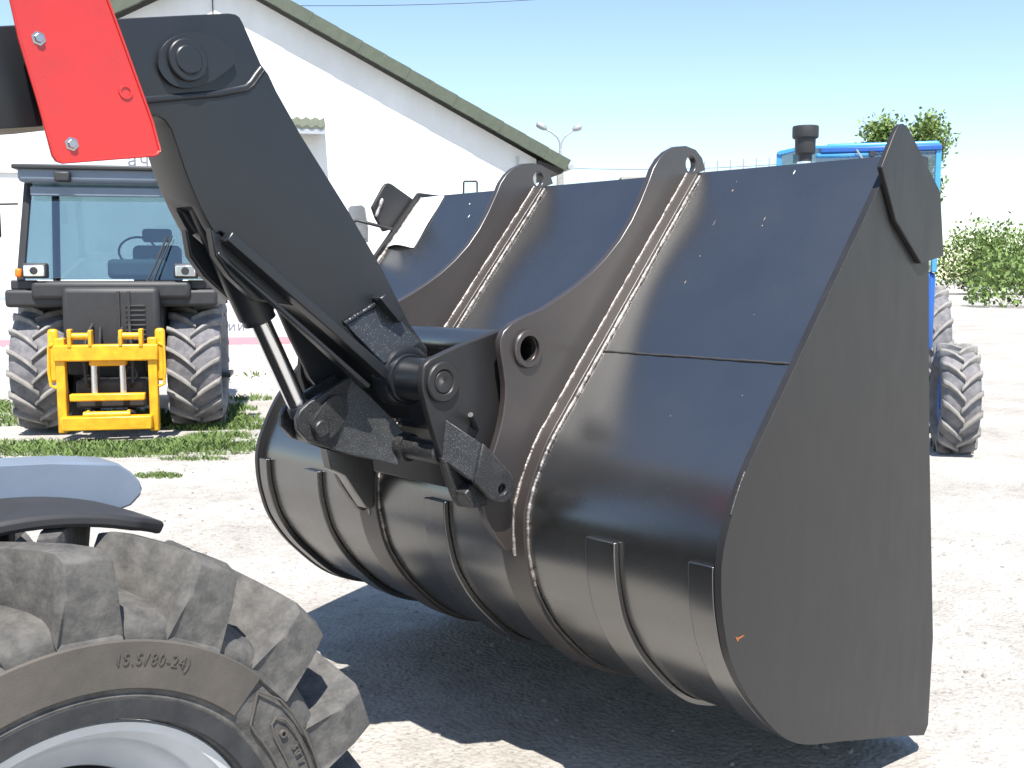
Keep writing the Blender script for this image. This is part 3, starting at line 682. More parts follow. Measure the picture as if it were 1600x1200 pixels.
# local x along the wall, local y into the building
xr, zr = onwall(838, 262); xa, _ = onwall(332, 0)
OV = .38
x1, z1 = onwall(890, 250, OV); x2, z2 = onwall(453, 0, OV)
slope = (z2 - z1) / (x1 - x2)
zc = z1 + (x1 - xr) * slope                          # roof top line at the wall corner
apex = z1 + (x1 - xa) * slope
xl = 2 * xa - xr
DEP = 16
T = .10
wall_pts = [(xl, -.3), (xr, -.3), (xr, zc - .34), (xa, apex - .34), (xl, zc - .34)]
prism('gable_wall', wall_pts, 0, .35, PLASTER, bld, bevel=0)
box('side_wall', (xr - .17, DEP / 2 + .35, (zc - .36) / 2 - .15), (.34, DEP - .02, zc - .06), PLASTER, bld, bevel=0)
box('side_wall', (xl + .17, DEP / 2 + .35, (zc - .36) / 2 - .15), (.34, DEP - .02, zc - .06), PLASTER, bld, bevel=0)
for s in (1, -1):
    xe = xa + s * (x1 - xa)
    pts = [(xa, apex - .04), (xe, z1 - .04), (xe, z1 - .16), (xa, apex - .16)]
    prism('roof_slope', pts, -OV + .03, DEP + .5, GREEN, bld, bevel=0)
    # overlapping rake tiles along the edge
    N = 15; L = math.hypot(xe - xa, z1 - apex); stp = L / N
    ux, uz = (xe - xa) / L, (z1 - apex) / L; nx, nz = (-uz * s, ux * s) if ux * s > 0 else (uz, -ux)
    for k in range(N):
        a = k * stp - .02; b = (k + 1) * stp + .03
        h0, h1 = .026, .0
        q = []
        for t_, hh in ((a, .0), (b, .012), (b, -.275), (a, -.285)):
            q.append((xa + ux * t_ + nx * hh, apex + uz * t_ + nz * hh))
        o = prism('rake_tile', q, -OV - .006 * (k % 2) - .03, -OV + .05, GREEN, bld, bevel=.006)
# eave soffit box and gutter at the right corner
prism('eave_soffit', [(xr + .002, zc - .40), (xr + .002, zc - .75), (x1 - .18, z1 - .32), (x1 - .12, z1 - .24)], -OV + .06, DEP, DARKW, bld, bevel=0)
rod('gutter', (x1 + .02, -OV - .05, z1 - .16), (x1 + .02, DEP, z1 - .16), .07, GALV, bld, 16)
# small canopy over a doorway, corrugated
cx0, cz0 = onwall(400, 196); cx1, cz1 = onwall(508, 200, .5)
vs = []; fs = []; n = 48
for i in range(n + 1):
    x = cx0 - 1.0 + (cx1 - cx0 + 1.0) * i / n; zz = .03 * math.sin(i * 1.6)
    vs += [(x, 0, cz1 + .28 + zz), (x, -.6, cz1 + .02 + zz), (x, -.6, cz1 + zz - .02), (x, 0, cz1 + .26 + zz)]
for i in range(n):
    for k in range(4): fs.append((i * 4 + k, i * 4 + (k + 1) % 4, i * 4 + 4 + (k + 1) % 4, i * 4 + 4 + k))
cn = mk('canopy', vs, fs, GREEN, bld, smooth=60)
box('canopy_beam', ((cx0 - 1 + cx1) / 2, -.54, cz1 - .09), (cx1 - cx0 + 1.0, .07, .12), GALV, cn)
for x in (cx0 - .6, cx1 - .1): box('canopy_bracket', (x, -.28, cz1 - .06), (.05, .5, .06), DARKW, cn)
# cable down the gable
ux_, uz_ = onwall(331, -40); lx_, lz_ = onwall(331, 60)
tube('wall_cable', [(ux_, -.03, apex - .4), (ux_, -.03, .5)], .012, WIRE, bld, 6)
tube('wall_pipe', [(onwall(808, 250)[0], -.05, onwall(808, 244)[1]), (onwall(808, 250)[0], -.05, .2)], .02, GALV, bld, 6)
# banner and lettering on the wall
bx0, bz0 = onwall(-40, 548); bx1, bz1 = onwall(455, 548)
def sign(name, x0, x1, za, zb, label):
    o = bpy.data.objects.new(name, None); col.objects.link(o); o.rotation_euler = bld.rotation_euler; o.location = WALLD + WX * ((x0 + x1) / 2) - WN * .06 + Vector((0, 0, za))
    tag(o, label, 'banner'); w = (x1 - x0) / 2
    mk('vinyl_sheet', [(-w, 0, 0), (w, 0, 0), (w, 0, zb - za), (-w, 0, zb - za), (-w, .03, 0), (w, .03, 0), (w, .03, zb - za), (-w, .03, zb - za)], [(0, 1, 2, 3), (4, 7, 6, 5), (0, 4, 5, 1), (1, 5, 6, 2), (2, 6, 7, 3), (3, 7, 4, 0)], BANNER, o, smooth=None)
    return o, (x0 + x1) / 2
_, zb_lo = onwall(380, 547, .06); _, zb_hi = onwall(380, 440, .06)
bn, bxm = sign('wall_banner', bx0, bx1, zb_lo, zb_hi, 'low white banner with pink foot and grey lettering on the white wall')
w2 = (bx1 - bx0) / 2
def stripe(name, z0, z1, M): mk(name, [(-w2 + .02, -.004, z0), (w2 - .02, -.004, z0), (w2 - .02, -.004, z1), (-w2 + .02, -.004, z1)], [(0, 1, 2, 3)], M, bn, smooth=None)
stripe('pink_stripe', .02, .30, PINK); stripe('blue_stripe', zb_hi - zb_lo - .40, zb_hi - zb_lo - .33, PALEB)
def letters(par, body, size, x, z, adv):
    for ch in body:
        if ch != ' ':
            o = textmesh('banner_letter', ch, size, LETTER, par, .001, 'LEFT'); o.location = (x, -.006, z); o.rotation_euler = (R(90), 0, 0)
        x += adv * size
tx, tz = onwall(342, 517, .06); letters(bn, 'ний це', .30, tx - bxm, tz - zb_lo, .68)
ux0, uz0 = onwall(-60, 268, .06); ux1, uz1 = onwall(236, 228, .06)
bn2, bxm2 = sign('wall_banner', ux0, ux1, uz0, uz1, 'upper white sign strip with grey lettering under the red panel')
tx, tz = onwall(199, 259, .06); letters(bn2, 'ач', .38, tx - bxm2, tz - uz0, .66)
# dark strip that paints the shadow line at the wall foot
box('base_shadow_strip', ((xl + xr) / 2, -.03, .0), (xr - xl + .04, .05, .5), DARKW, bld, bevel=0)

# ------------------------------------------------------------------ gravel bank in front of the wall
BANKM = mat('white_gravel', (.55, .53, .50), rough=.95, nscale=14, dark=(.30, .28, .25), bump=1.0, bscale=26, bdist=.05)
def bank_h(d, lat):
    f = max(0, min(1, (d - 15.5) / 6.5)); return .16 * f * f * (3 - 2 * f) + (.05 * noise.noise(Vector((d * .9, lat * .9, 2))) + .02 * noise.noise(Vector((d * 3, lat * 3, 5)))) * f
vs = []; fs = []; ND, NLt = 40, 56
for i in range(ND + 1):
    for j in range(NLt + 1):
        d = 14.5 + i * .24; lat = -18 + j * .3; v = place(d, lat, bank_h(d, lat) - .035 + (.022 if i > 2 else 0)); vs.append(v)
for i in range(ND):
    for j in range(NLt): k = i * (NLt + 1) + j; fs.append((k, k + 1, k + NLt + 2, k + NLt + 1))
tag(mk('gravel_bank', vs, fs, BANKM, smooth=180), kind='structure')
def stones(name, spots, M, label=None):
    bm = bmesh.new(); rr = random.Random(5)
    for (p, s) in spots:
        V = []
        a0 = rr.random() * 6.28
        for k in range(5): V.append(bm.verts.new((p.x + s * rr.uniform(.7, 1.2) * math.cos(a0 + k * 1.257), p.y + s * rr.uniform(.7, 1.2) * math.sin(a0 + k * 1.257), p.z - s * .2)))
        t = [bm.verts.new((p.x + s * rr.uniform(.3, .7) * math.cos(a0 + .6 + k * 2.094), p.y + s * rr.uniform(.3, .7) * math.sin(a0 + .6 + k * 2.094), p.z + s * rr.uniform(.4, .75))) for k in range(3)]
        bm.faces.new(t); idx = [(0, 1), (1, 2), (2, 3), (3, 4), (4, 0)]; own = [0, 0, 1, 1, 2]
        for (a, b), o_ in zip(idx, own): bm.faces.new((V[a], V[b], t[o_]))
        for a, o1, o2 in ((2, 0, 1), (4, 1, 2), (0, 2, 0)): bm.faces.new((V[a], t[o2], t[o1]))
    o = frombm(name, bm, M, smooth=25); tag(o, label, kind='stuff'); return o
STONE = mat('pale_stone', (.58, .56, .53), rough=.9, nscale=6, dark=(.36, .34, .32))
rr = random.Random(11); spots = []
for _ in range(5200):
    d = rr.uniform(15.5, 23.3); lat = rr.uniform(-.5, .02) * d; spots.append((place(d, lat, bank_h(d, lat) - .01), rr.uniform(.02, .065)))
stones('bank_stones', spots, STONE)
spots = []
for _ in range(3000):
    p = Vector((rr.uniform(-.5, 7), rr.uniform(1.6, 10), -.012)); 
    p.z += .018 * noise.noise(Vector((p.x * .8, p.y * .8, 0))); spots.append((p, rr.choice((.004, .005, .006, .008, .011, .016)) * rr.uniform(.8, 1.3)))
stones('loose_pebbles', spots, mat('grey_pebble', (.33, .31, .285), rough=.9, nscale=8, dark=(.20, .19, .18)))

# ------------------------------------------------------------------ grass and weeds
GRASS = mat('fresh_grass', (.15, .225, .065), rough=.7, spec=.3, nscale=2.5, dark=(.10, .15, .045))
def grass(name, patches, M, label):
    rr = random.Random(21); vs = []; fs = []
    for (c, a, b, n, h) in patches:
        for _ in range(n):
            t = rr.random() * 6.283; q = math.sqrt(rr.random())
            clump = noise.noise(Vector((c.x + math.cos(t) * q * 3.1, c.y + math.sin(t) * q * 3.1, 9)))
            if clump < .02 and rr.random() < .88: continue
            p = c + RT * (a * q * math.cos(t)) + HD * (b * q * math.sin(t)); p.z = c.z - .015 
            d = (p - EYE).dot(HD); 
            if d > 15: p.z = bank_h(d, (p - EYE).dot(RT)) - .02
            hh = h * rr.uniform(.45, 1.15) * (1 - .5 * q); wv = hh * rr.uniform(.10, .2); an = rr.random() * 6.283
            dx = Vector((math.cos(an), math.sin(an), 0)); ln = Vector((rr.uniform(-.6, .6), rr.uniform(-.6, .6), 1)) * hh
            k = len(vs); vs += [p - dx * wv, p + dx * wv, p + ln * .6 + dx * wv * .7, p + ln + Vector((ln.x, ln.y, 0)) * .5]
            fs += [(k, k + 1, k + 2), (k, k + 2, k + 3)]
    o = mk(name, vs, fs, M, smooth=None); tag(o, label, kind='stuff'); return o
def G(u, v): return gnd(u, v)
P_ = [(G(200, 702), 1.5, .42, 5200, .10), (G(290, 695), .55, .40, 3800, .10), (G(60, 700), 1.6, .5, 4200, .10), (G(245, 742), .22, .10, 700, .06), (G(345, 682), .4, .3, 1600, .09),
      (G(250, 655), 1.2, .6, 3000, .16), (G(375, 660), .35, .35, 900, .10), (G(390, 622), .35, .3, 420, .10), (G(395, 590), .3, .35, 120, .12), (G(360, 640), .35, .3, 600, .14), (G(410, 690), .25, .2, 300, .07), (G(130, 655), 1.5, .6, 2500, .14), (G(-20, 640), 1.5, .8, 2200, .14), (G(320, 668), .45, .2, 900, .12), (G(350, 696), .5, .22, 1500, .08), (G(388, 668), .3, .2, 700, .09), (G(300, 716), .35, .10, 700, .06)]
grass('grass', P_, GRASS, None)

# ------------------------------------------------------------------ tractor facing the camera
def lug_wheel(parent, cx, y, R_, wd, rimr, n, M, MR, rimM, phase=0.):
    "wheel with its axis along local x; front of the tyre towards -y"
    C = Vector((cx, y, R_)); hw = wd / 2
    pr = [(rimr, -hw * .62), (rimr + .05, -hw * .92), (R_ - .17, -hw), (R_ - .09, -hw * .93), (R_ - .055, -hw * .7), (R_ - .045, 0)]
    pr = pr + [(r, -t) for r, t in pr[:-1]][::-1]
    wh = lathe('wheel', [(rimr, -hw * .62), (rimr - .02, -hw * .55), (rimr - .04, -hw * .2), (.16, -hw * .15), (0, -hw * .15)], C, (1, 0, 0), rimM, parent, 40)
    lathe('rim', [(rimr, hw * .62), (rimr - .02, hw * .55), (rimr - .04, hw * .2), (.16, hw * .15), (0, hw * .15)], C, (1, 0, 0), rimM, wh, 40)
    lathe('tyre', pr, C, (1, 0, 0), MR, wh, 64, smooth=60)
    secs = [(-hw, .06, -.11, -.055, .030, .024), (-hw * .96, .03, -.075, -.012, .036, .024), (-hw * .7, -.03, -.06, .0, .036, .022), (-hw * .3, -.15, -.055, .0, .032, .021), (hw * .10, -.31, -.05, -.002, .028, .019)]
    bm = bmesh.new(); V = []
    for (x, a, rb, rt, hb, ht) in secs:
        for r, da in ((R_ + rb - .01, -hb / R_), (R_ + rt, -ht / R_), (R_ + rt, ht / R_), (R_ + rb - .01, hb / R_)):
            V.append(bm.verts.new((x, -r * math.cos(a + da), r * math.sin(a + da))))
    for i in range(len(secs) - 1):
        for k in range(4): j = (k + 1) % 4; bm.faces.new((V[i * 4 + k], V[i * 4 + j], V[i * 4 + 4 + j], V[i * 4 + 4 + k]))
    bm.faces.new(V[:4]); bm.faces.new(V[-4:]); bmesh.ops.recalc_face_normals(bm, faces=bm.faces[:])
    bmesh.ops.bevel(bm, geom=[e for e in bm.edges if e.calc_face_angle(0) > R(40)], offset=.006, segments=1, affect='EDGES')
    me = bpy.data.meshes.new('tread_lug'); bm.to_mesh(me); bm.free(); me.materials.append(M)
    me.polygons.foreach_set('use_smooth', [True] * len(me.polygons)); me.set_sharp_from_angle(angle=R(40))
    for k in range(n):
        for s in (0, 1):
            o = bpy.data.objects.new('tread_lug', me); col.objects.link(o); o.parent = wh
            Mx = Matrix.Rotation(2 * math.pi * (k + .5 * s) / n + phase, 4, 'X')
            o.matrix_local = Matrix.Translation(C) @ Mx @ (Matrix.Diagonal((-1, 1, 1, 1)) if s else Matrix())
    return wh
TLUG = mat('dusty_tractor_tyre', (.30, .28, .26), rough=.9, spec=.2, nscale=10, dark=(.19, .185, .18), bump=.2, bscale=80)
TTYRE = mat('tractor_tyre', (.22, .21, .215), rough=.9, spec=.2, nscale=10, dark=(.12, .12, .13), bump=.2, bscale=80)
TD = gnd(310, 662).dot(HD)
SC = TD / FPX
def lat(u): return (u - 800) * SC                      # metres right of the view axis at the tractor's distance
TX = lat(197)
ORG = Vector((0, 0, 0))
tr = thing('tractor', 'black cab tractor with yellow front linkage facing the camera by the wall', 'tractor', place(TD - .35, TX + 12 * SC), RB + R(11))
def lx(u): return lat(u) - TX
def lz(v, y=0.): return H + (433 - v) * SC * (TD + y + .6) / TD
TR_ = .70
wx = lx(306); 
for s in (1, -1): lug_wheel(tr, s * wx, 0.12, TR_, .58, .36, 17, TLUG, TTYRE, BLACKP, phase=.05)
for s in (1, -1): lug_wheel(tr, s * wx * .80, 2.75, .78, .50, .42, 17, TLUG, TTYRE, BLACKP)
# cowl and body
box('cowl', (0, -.30, lz(452, -.6)), (1.62, .5, .20), BLACKP, tr, bevel=.05, segs=3)
box('nose', (0, -.42, lz(500, -.6)), (.98, .45, .78), BLACKP, tr, bevel=.06, segs=3)
box('grille_rib', (lx(222), -.655, lz(490, -.6)), (.03, .03, .55), BLACKP, tr)
box('grille_rib', (lx(208), -.655, lz(490, -.6)), (.03, .03, .55), BLACKP, tr)
box('chassis', (0, 1.3, .75), (.6, 3.4, .4), BLACKP, tr)
for s in (1, -1):
    # fender: flat top and a short drop at the front
    box('fender', (s * lx(296), .12, lz(462)), (.70, 1.25, .19), BLACKP, tr, bevel=.04, segs=3)
    box('fender_skirt', (s * lx(250), .12, lz(520)), (.22, 1.1, .75), BLACKP, tr, bevel=.02)
    hl = box('headlight', (s * lx(300), -.50, lz(424, -.6)), (.25, .12, .16), BLACKP, tr, bevel=.02)
    box('lamp_glass', (s * lx(300), -.566, lz(424, -.6)), (.205, .02, .115), LAMPG, hl, bevel=.012)
    rod('lamp_bulb', (s * lx(300), -.58, lz(424, -.6)), (s * lx(300), -.574, lz(424, -.6)), .04, BLACKP, hl, 20)
    box('turn_signal', (s * lx(322), -.50, lz(427, -.6)), (.07, .10, .09), ORANGE, tr, bevel=.02)
    box('lamp_bracket', (s * lx(318), -.42, lz(444, -.6)), (.26, .08, .10), BLACKP, tr, bevel=.015)
# cab: pillars, roof, glass
zt, zb_ = lz(300, -.2), lz(437, -.5)
cw = lx(332); ct = cw * .94
def post(name, a, b, w_, M, par): 
    return tube(name, [a, b], w_, M, par, 8)
for s in (1, -1):
    post('cab_pillar', (s * cw, -.15, zb_), (s * ct, .10, zt), .045, BLACKP, tr)
    post('cab_pillar', (s * cw, 1.45, zb_ - .3), (s * ct, 1.35, zt), .045, BLACKP, tr)
    mk('side_window', [(s * cw, -.1, zb_), (s * cw, 1.45, zb_), (s * ct, 1.35, zt), (s * ct, .12, zt)], [(0, 1, 2, 3)], GLASS, tr, smooth=None)
mk('windscreen', [(-cw, -.16, zb_), (cw, -.16, zb_), (ct, .09, zt), (-ct, .09, zt)], [(0, 1, 2, 3)], GLASS, tr, smooth=None)
mk('rear_window', [(-cw, 1.46, zb_), (cw, 1.46, zb_), (ct, 1.36, zt), (-ct, 1.36, zt)], [(0, 1, 2, 3)], GLASS, tr, smooth=None)
box('roof', (0, .70, lz(290, .1)), (ct * 2 + .12, 1.65, .20), FENDER, tr, bevel=.05, segs=3)
box('roof_cap', (0, .70, lz(282, .1)), (ct * 2 + .2, 1.75, .05), BLACKP, tr, bevel=.015)
box('sun_visor', (0, -.02, lz(312, -.1)), (ct * 2 - .1, .05, .10), FENDER, tr, bevel=.01)
box('cab_floor', (0, .68, zb_ - .12), (cw * 2 + .02, 1.6, .14), BLACKP, tr)
# seat, console, steering wheel seen through the glass
sx = lx(236)
st = box('seat', (sx, .85, lz(425, 1)), (.56, .16, .62), SEAT, tr, bevel=.07, segs=4)
box('seat_cushion', (sx, .62, lz(452, .8)), (.54, .5, .14), SEAT, st, bevel=.05, segs=3)
box('head_rest', (sx, .88, lz(374, 1)), (.34, .1, .16), SEAT, st, bevel=.04, segs=3)
box('dashboard', (lx(220), .12, zb_ + .12), (.62, .22, .22), SEAT, tr, bevel=.05)
tube('steering_wheel', [(lx(215) + .2 * math.cos(k * .3307), .36 + .08 * math.sin(k * .3307), zb_ + .33 + .16 * math.sin(k * .3307)) for k in range(20)], .014, BLACKP, tr, 6)
wp = tube('wiper', [(lx(240), -.30, lz(441, -.6)), (lx(252), -.24, lz(416, -.6)), (lx(268), -.13, lz(374, -.5))], .012, BLACKP, tr, 8)
tube('wiper_arm', [(lx(249), -.30, lz(441, -.6)), (lx(258), -.24, lz(416, -.6)), (lx(276), -.12, lz(372, -.5))], .010, BLACKP, wp, 8)
lathe('wiper_motor', [(0, 0), (.05, 0), (.06, .02), (.06, .09), (0, .09)], (lx(245), -.34, lz(446, -.6)), (0, 1, 0), BLACKP, wp, 16)
for k in range(9): box('grille_slat', (lx(231), -.652, lz(474 + 7 * k, -.6)), (.20, .02, .018), BLACKP, tr, bevel=.004)
for s in (1, -1):
    box('work_lamp', (s * lx(268), -.16, lz(293, -.1)), (.16, .10, .11), BLACKP, tr, bevel=.02)
    mr_ = tube('mirror_arm', [(s * cw, -.12, lz(330, -.2)), (s * (cw + .22), -.2, lz(332, -.2)), (s * (cw + .24), -.2, lz(345, -.2))], .012, BLACKP, tr, 8)
    box('mirror_housing', (s * (cw + .24), -.2, lz(360, -.2)), (.16, .05, .28), BLACKP, mr_, bevel=.02)
    tube('hydraulic_hose', [(s * lx(222), -.66, lz(500, -.6)), (s * lx(226), -.82, lz(515, -.8)), (s * lx(230), -.9, lz(545, -.9)), (s * lx(228), -.86, lz(585, -.9)), (s * lx(220), -.7, lz(600, -.7))], .016, BLACKP, tr, 8)
    tube('hydraulic_hose', [(s * lx(212), -.66, lz(505, -.6)), (s * lx(209), -.80, lz(520, -.8)), (s * lx(211), -.88, lz(560, -.9)), (s * lx(214), -.75, lz(596, -.8))], .014, BLACKP, tr, 8)
    box('step', (s * lx(332), .55, .55), (.28, .5, .05), BLACKP, tr, bevel=.01)
box('chassis_weight', (0, -.55, lz(600, -.7)), (.7, .5, .30), BLACKP, tr, bevel=.03)
# yellow front linkage
fy = -.95
fr = box('front_linkage', (0, fy, lz(541, fy)), (lx(266) * 2, .14, .17), YEL, tr, bevel=.015)
for s in (1, -1):
    box('linkage_post', (s * lx(258), fy + .02, lz(588, fy)), (.09, .12, .98), YEL, fr, bevel=.012)
    box('linkage_ear', (s * lx(268), fy + .04, lz(545, fy)), (.10, .08, .55), YEL, fr, bevel=.03)
    tube('linkage_loop', [(s * lx(266), fy, lz(528, fy)), (s * lx(273), fy, lz(532, fy)), (s * lx(274), fy, lz(570, fy)), (s * lx(272), fy, lz(588, fy)), (s * lx(265), fy, lz(591, fy))], .016, YEL, fr, 8)
    box('link_lug', (s * lx(217), fy - .02, lz(520, fy)), (.035, .12, .17), YEL, fr, bevel=.01)
    box('link_lug', (s * lx(244), fy - .02, lz(520, fy)), (.04, .12, .19), YEL, fr, bevel=.01)
    rod('link_pin', (s * lx(218), fy - .03, lz(517, fy)), (s * lx(246), fy - .03, lz(517, fy)), .035, YEL, fr, 16)
    rod('hydraulic_ram', (s * lx(216), fy + .05, lz(602, fy)), (s * lx(216), fy + .05, lz(552, fy)), .035, CHROME, fr, 16)
    box('link_lug', (s * lx(224), fy - .03, lz(633, fy)), (.03, .10, .13), YEL, fr, bevel=.01)
    box('link_lug', (s * lx(213), fy - .03, lz(640, fy)), (.025, .08, .12), YEL, fr, bevel=.01)
box('lower_beam', (0, fy - .02, lz(605, fy)), (lx(247) * 2, .10, .075), YEL, fr, rot=None, bevel=.012)
box('lower_beam', (0, fy - .10, lz(641, fy)), (lx(257) * 2, .16, .14), YEL, fr, bevel=.012)
rod('lower_tube', (-lx(228), fy - .12, lz(629, fy)), (lx(228), fy - .12, lz(629, fy)), .035, YEL, fr, 16)
box('under_bracket', (0, fy + .06, lz(556, fy)), (lx(222) * 2, .1, .07), YEL, fr, bevel=.02)
tube('hose', [(lx(216) + .06 * math.cos(k * .5) + .07, fy + .1, lz(580, fy) + .12 * math.sin(k * .5)) for k in range(7)], .016, BLACKP, fr, 8)
for s in (1, -1): rod('lift_arm', (s * lx(222), fy + .1, lz(640, fy)), (s * lx(222), -.3, lz(600, -.6)), .05, BLACKP, fr, 12)

# ------------------------------------------------------------------ blue tractor behind the bucket
BD = 12.0; SB = BD / FPX
def bl(u): return (u - 1300) * SB
def bz(v): return H + (433 - v) * SB
bt = thing('tractor', 'bright blue cab tractor with black exhaust stack showing over the bucket', 'tractor', place(BD, (1300 - 800) * SB, -.04), RB - R(14))
xL, xR = bl(1210), bl(1450)
box('roof', ((bl(1285) + xR) / 2, 1.0, bz(226)), (xR - bl(1285), 1.7, .075), BLUE, bt, bevel=.03, segs=3)
box('roof_edge', ((bl(1275) + xR) / 2, .9, bz(233.5)), (xR - bl(1275), 1.8, .06), BLUED, bt, bevel=.012)
box('roof_gutter', ((bl(1268) + bl(1352)) / 2, .06, bz(241)), (bl(1352) - bl(1268), .10, .055), BLUE, bt, bevel=.02)
box('cab_front', ((bl(1352) + xR) / 2, .10, bz(241)), (xR - bl(1352), .10, .05), BLUED, bt, bevel=.015)
lathe('lamp', [(0, 0), (.03, 0), (.038, .02), (.03, .05), (0, .06)], (bl(1350), -.04, bz(241)), (0, 1, 0), BLACKP, bt, 16)
# slanted left edge of the roof
def prism_front(name, pts, y0, y1, M, par, **k):
    return prism(name, [(bl(u), bz(v)) for u, v in pts], y0, y1, M, par, **k)
prism_front('roof_wing', [(1209, 235), (1213, 232), (1236, 228), (1245, 226), (1290, 226), (1290, 231), (1246, 231), (1238, 234), (1213, 240)], .0, 1.4, BLUE, bt, bevel=.01)
prism_front('cab_pillar', [(1209, 236), (1217, 238), (1219, 420), (1210, 420)], .02, .1, BLUE, bt, bevel=.01)
prism_front('cab_pillar', [(1442, 236), (1450, 236), (1450, 420), (1442, 420)], .02, .1, BLUE, bt, bevel=.01)
prism_front('cab_pillar', [(1244, 236), (1249, 236), (1249, 420), (1244, 420)], .03, .1, BLUED, bt, bevel=.01)
mk('windscreen', [(bl(1212), .05, bz(420)), (bl(1448), .05, bz(420)), (bl(1448), .05, bz(236)), (bl(1212), .05, bz(238))], [(0, 1, 2, 3)], GLASS, bt, smooth=None)
mk('rear_window', [(bl(1212), 1.6, bz(420)), (bl(1448), 1.6, bz(420)), (bl(1448), 1.6, bz(236)), (bl(1212), 1.6, bz(238))], [(0, 1, 2, 3)], GLASS, bt, smooth=None)
box('cab_base', ((xL + xR) / 2, .85, 1.35), (xR - xL, 1.6, .9), BLUED, bt, bevel=.05)
box('hood', (bl(1320), -1.3, 1.25), (.85, 2.5, .75), BLUE, bt, bevel=.10, segs=4)
box('grille', (bl(1320), -2.57, 1.2), (.7, .05, .55), BLACKP, bt)
ex = lathe('exhaust_stack', [(0, bz(420)), (.07, bz(420)), (.07, bz(247)), (.072, bz(244)), (.072, bz(229)), (.105, bz(227)), (.110, bz(225)), (.112, bz(206)), (.138, bz(204)), (.142, bz(202)), (.142, bz(189)), (.138, bz(187)), (.12, bz(187)), (.115, bz(190)), (0, bz(190))], (bl(1250), -.45, -.13), (0, 0, 1), BLACKP, bt, 32, smooth=30)
lathe('heat_shield', [(.073, -.05), (.08, -.05), (.08, .04), (.073, .04)], (bl(1250), -.45, bz(262)), (0, 0, 1), CHROME, ex, 24)
tube('wiper', [(bl(1327), -.02, bz(234)), (bl(1335), -.02, bz(246)), (bl(1352), -.02, bz(285))], .012, GALV, bt, 6)
for s in (1, -1):
    lug_wheel(bt, bl(1330) + s * .95, 1.3, .82, .48, .44, 18, TLUG, TTYRE, BLUED)
    lug_wheel(bt, bl(1330) + s * .85, -1.7, .55, .36, .30, 16, TLUG, TTYRE, BLUED)

# ------------------------------------------------------------------ small red carrier behind the bucket with a frame mirror
MD = 9.0; SM = MD / FPX
mt = thing('utility_cart', 'low flat cart behind the bucket with a small framed mirror on a post', 'cart', place(MD, (700 - 800) * SM), RB)
box('deck', (0, .2, .62), (1.5, 2.2, .12), BLACKP, mt, bevel=.02)
box('hood', (.0, -.55, .92), (.9, .7, .50), FENDER, mt, bevel=.08, segs=3)
for s in (1, -1):
    for y in (-.6, 1.0):
        lathe('wheel', [(0, -.09), (.16, -.09), (.20, -.11), (.27, -.10), (.29, -.05), (.29, .05), (.27, .10), (.20, .11), (.16, .09), (0, .09)], (s * .72, y, .29), (1, 0, 0), RUBBERD, mt, 28)
def mz(v): return H + (433 - v) * SM
mx = (738 - 700) * SM
fm = tube('mirror_frame', [(mx - .058, -.3, mz(318)), (mx - .056, -.3, mz(293)), (mx - .05, -.3, mz(291)), (mx + .05, -.3, mz(291)), (mx + .056, -.3, mz(293)), (mx + .056, -.3, mz(318)), (mx - .058, -.3, mz(318))], .008, BLACKP, mt, 8)
box('mirror_glass', (mx, -.295, mz(304)), (.10, .006, .13), MIRROR, fm, bevel=0)
rod('mirror_post', (mx, -.3, 1.15), (mx, -.3, mz(318)), .015, BLACKP, mt, 10)

# ------------------------------------------------------------------ street lamp, wires, railing, tree
LD = 34.0; SL_ = LD / FPX
lp = thing('street_lamp', 'two armed grey street lamp on a concrete post behind the eave', 'street lamp', place(LD, (874 - 800) * SL_), RB)
def lpz(v): return H + (433 - v) * SL_
def lpx(u): return (u - 874) * SL_
bm = bmesh.new(); add_lathe(bm, [(.17, 0), (.11, lpz(268)), (.0, lpz(268))], (0, 0, 0), (0, 0, 1), 8); frombm('concrete_post', bm, CONC, lp)
rod('upper_pole', (0, 0, lpz(272)), (0, 0, lpz(238)), .045, GALV, lp, 12)
for nm, pts, hd in (('lamp_arm', [(874, 240), (873.5, 228), (870, 220), (862, 213), (851, 207)], [(853, 207.5), (837, 198.5)]), ('lamp_arm', [(874.3, 240), (876, 228), (880, 220), (887, 214), (894, 209.5)], [(893, 208.5), (907, 203)])):
    ar = tube(nm, [(lpx(u), 0, lpz(v)) for u, v in pts], .030, GALV, lp, 8)
    a, b = [Vector((lpx(u), 0, lpz(v))) for u, v in hd]
    dd = (b - a).normalized()
    lathe('lamp_head', [(0, 0), (.05, 0), (.09, .06), (.11, .2), (.10, (b - a).length - .05), (0, (b - a).length)], a, dd, GALV, ar, 12)
bar = box('crossarm', (0, 0, lpz(269)), (.5, .07, .06), CONC, lp)
for x in (-.2, .2): rod('insulator', (x, 0, lpz(268.3)), (x, 0, lpz(265.5)), .03, PAPER, bar, 8)
def cable(name, a, b, sag, r, label):
    pts = [a.lerp(b, i / 24) - Vector((0, 0, sag * 4 * (i / 24) * (1 - i / 24))) for i in range(25)]
    o0 = a.copy(); pts = [p - o0 for p in pts]; bm = bmesh.new(); add_tube(bm, pts, r, 6); o = frombm(name, bm, WIRE); o.location = o0; tag(o, label, 'cable'); return o
cable('power_cable', place(LD, lpx(874) + (874 - 800) * SL_ + .2, lpz(266)), place(28, 11.5, 5.15), .25, .008, 'thin dark cable running right from the street lamp post')
cable('power_cable', far(400, 8, 45), far(1010, -16, 60), .3, .014, 'thin high cable crossing the blue sky above the roof')
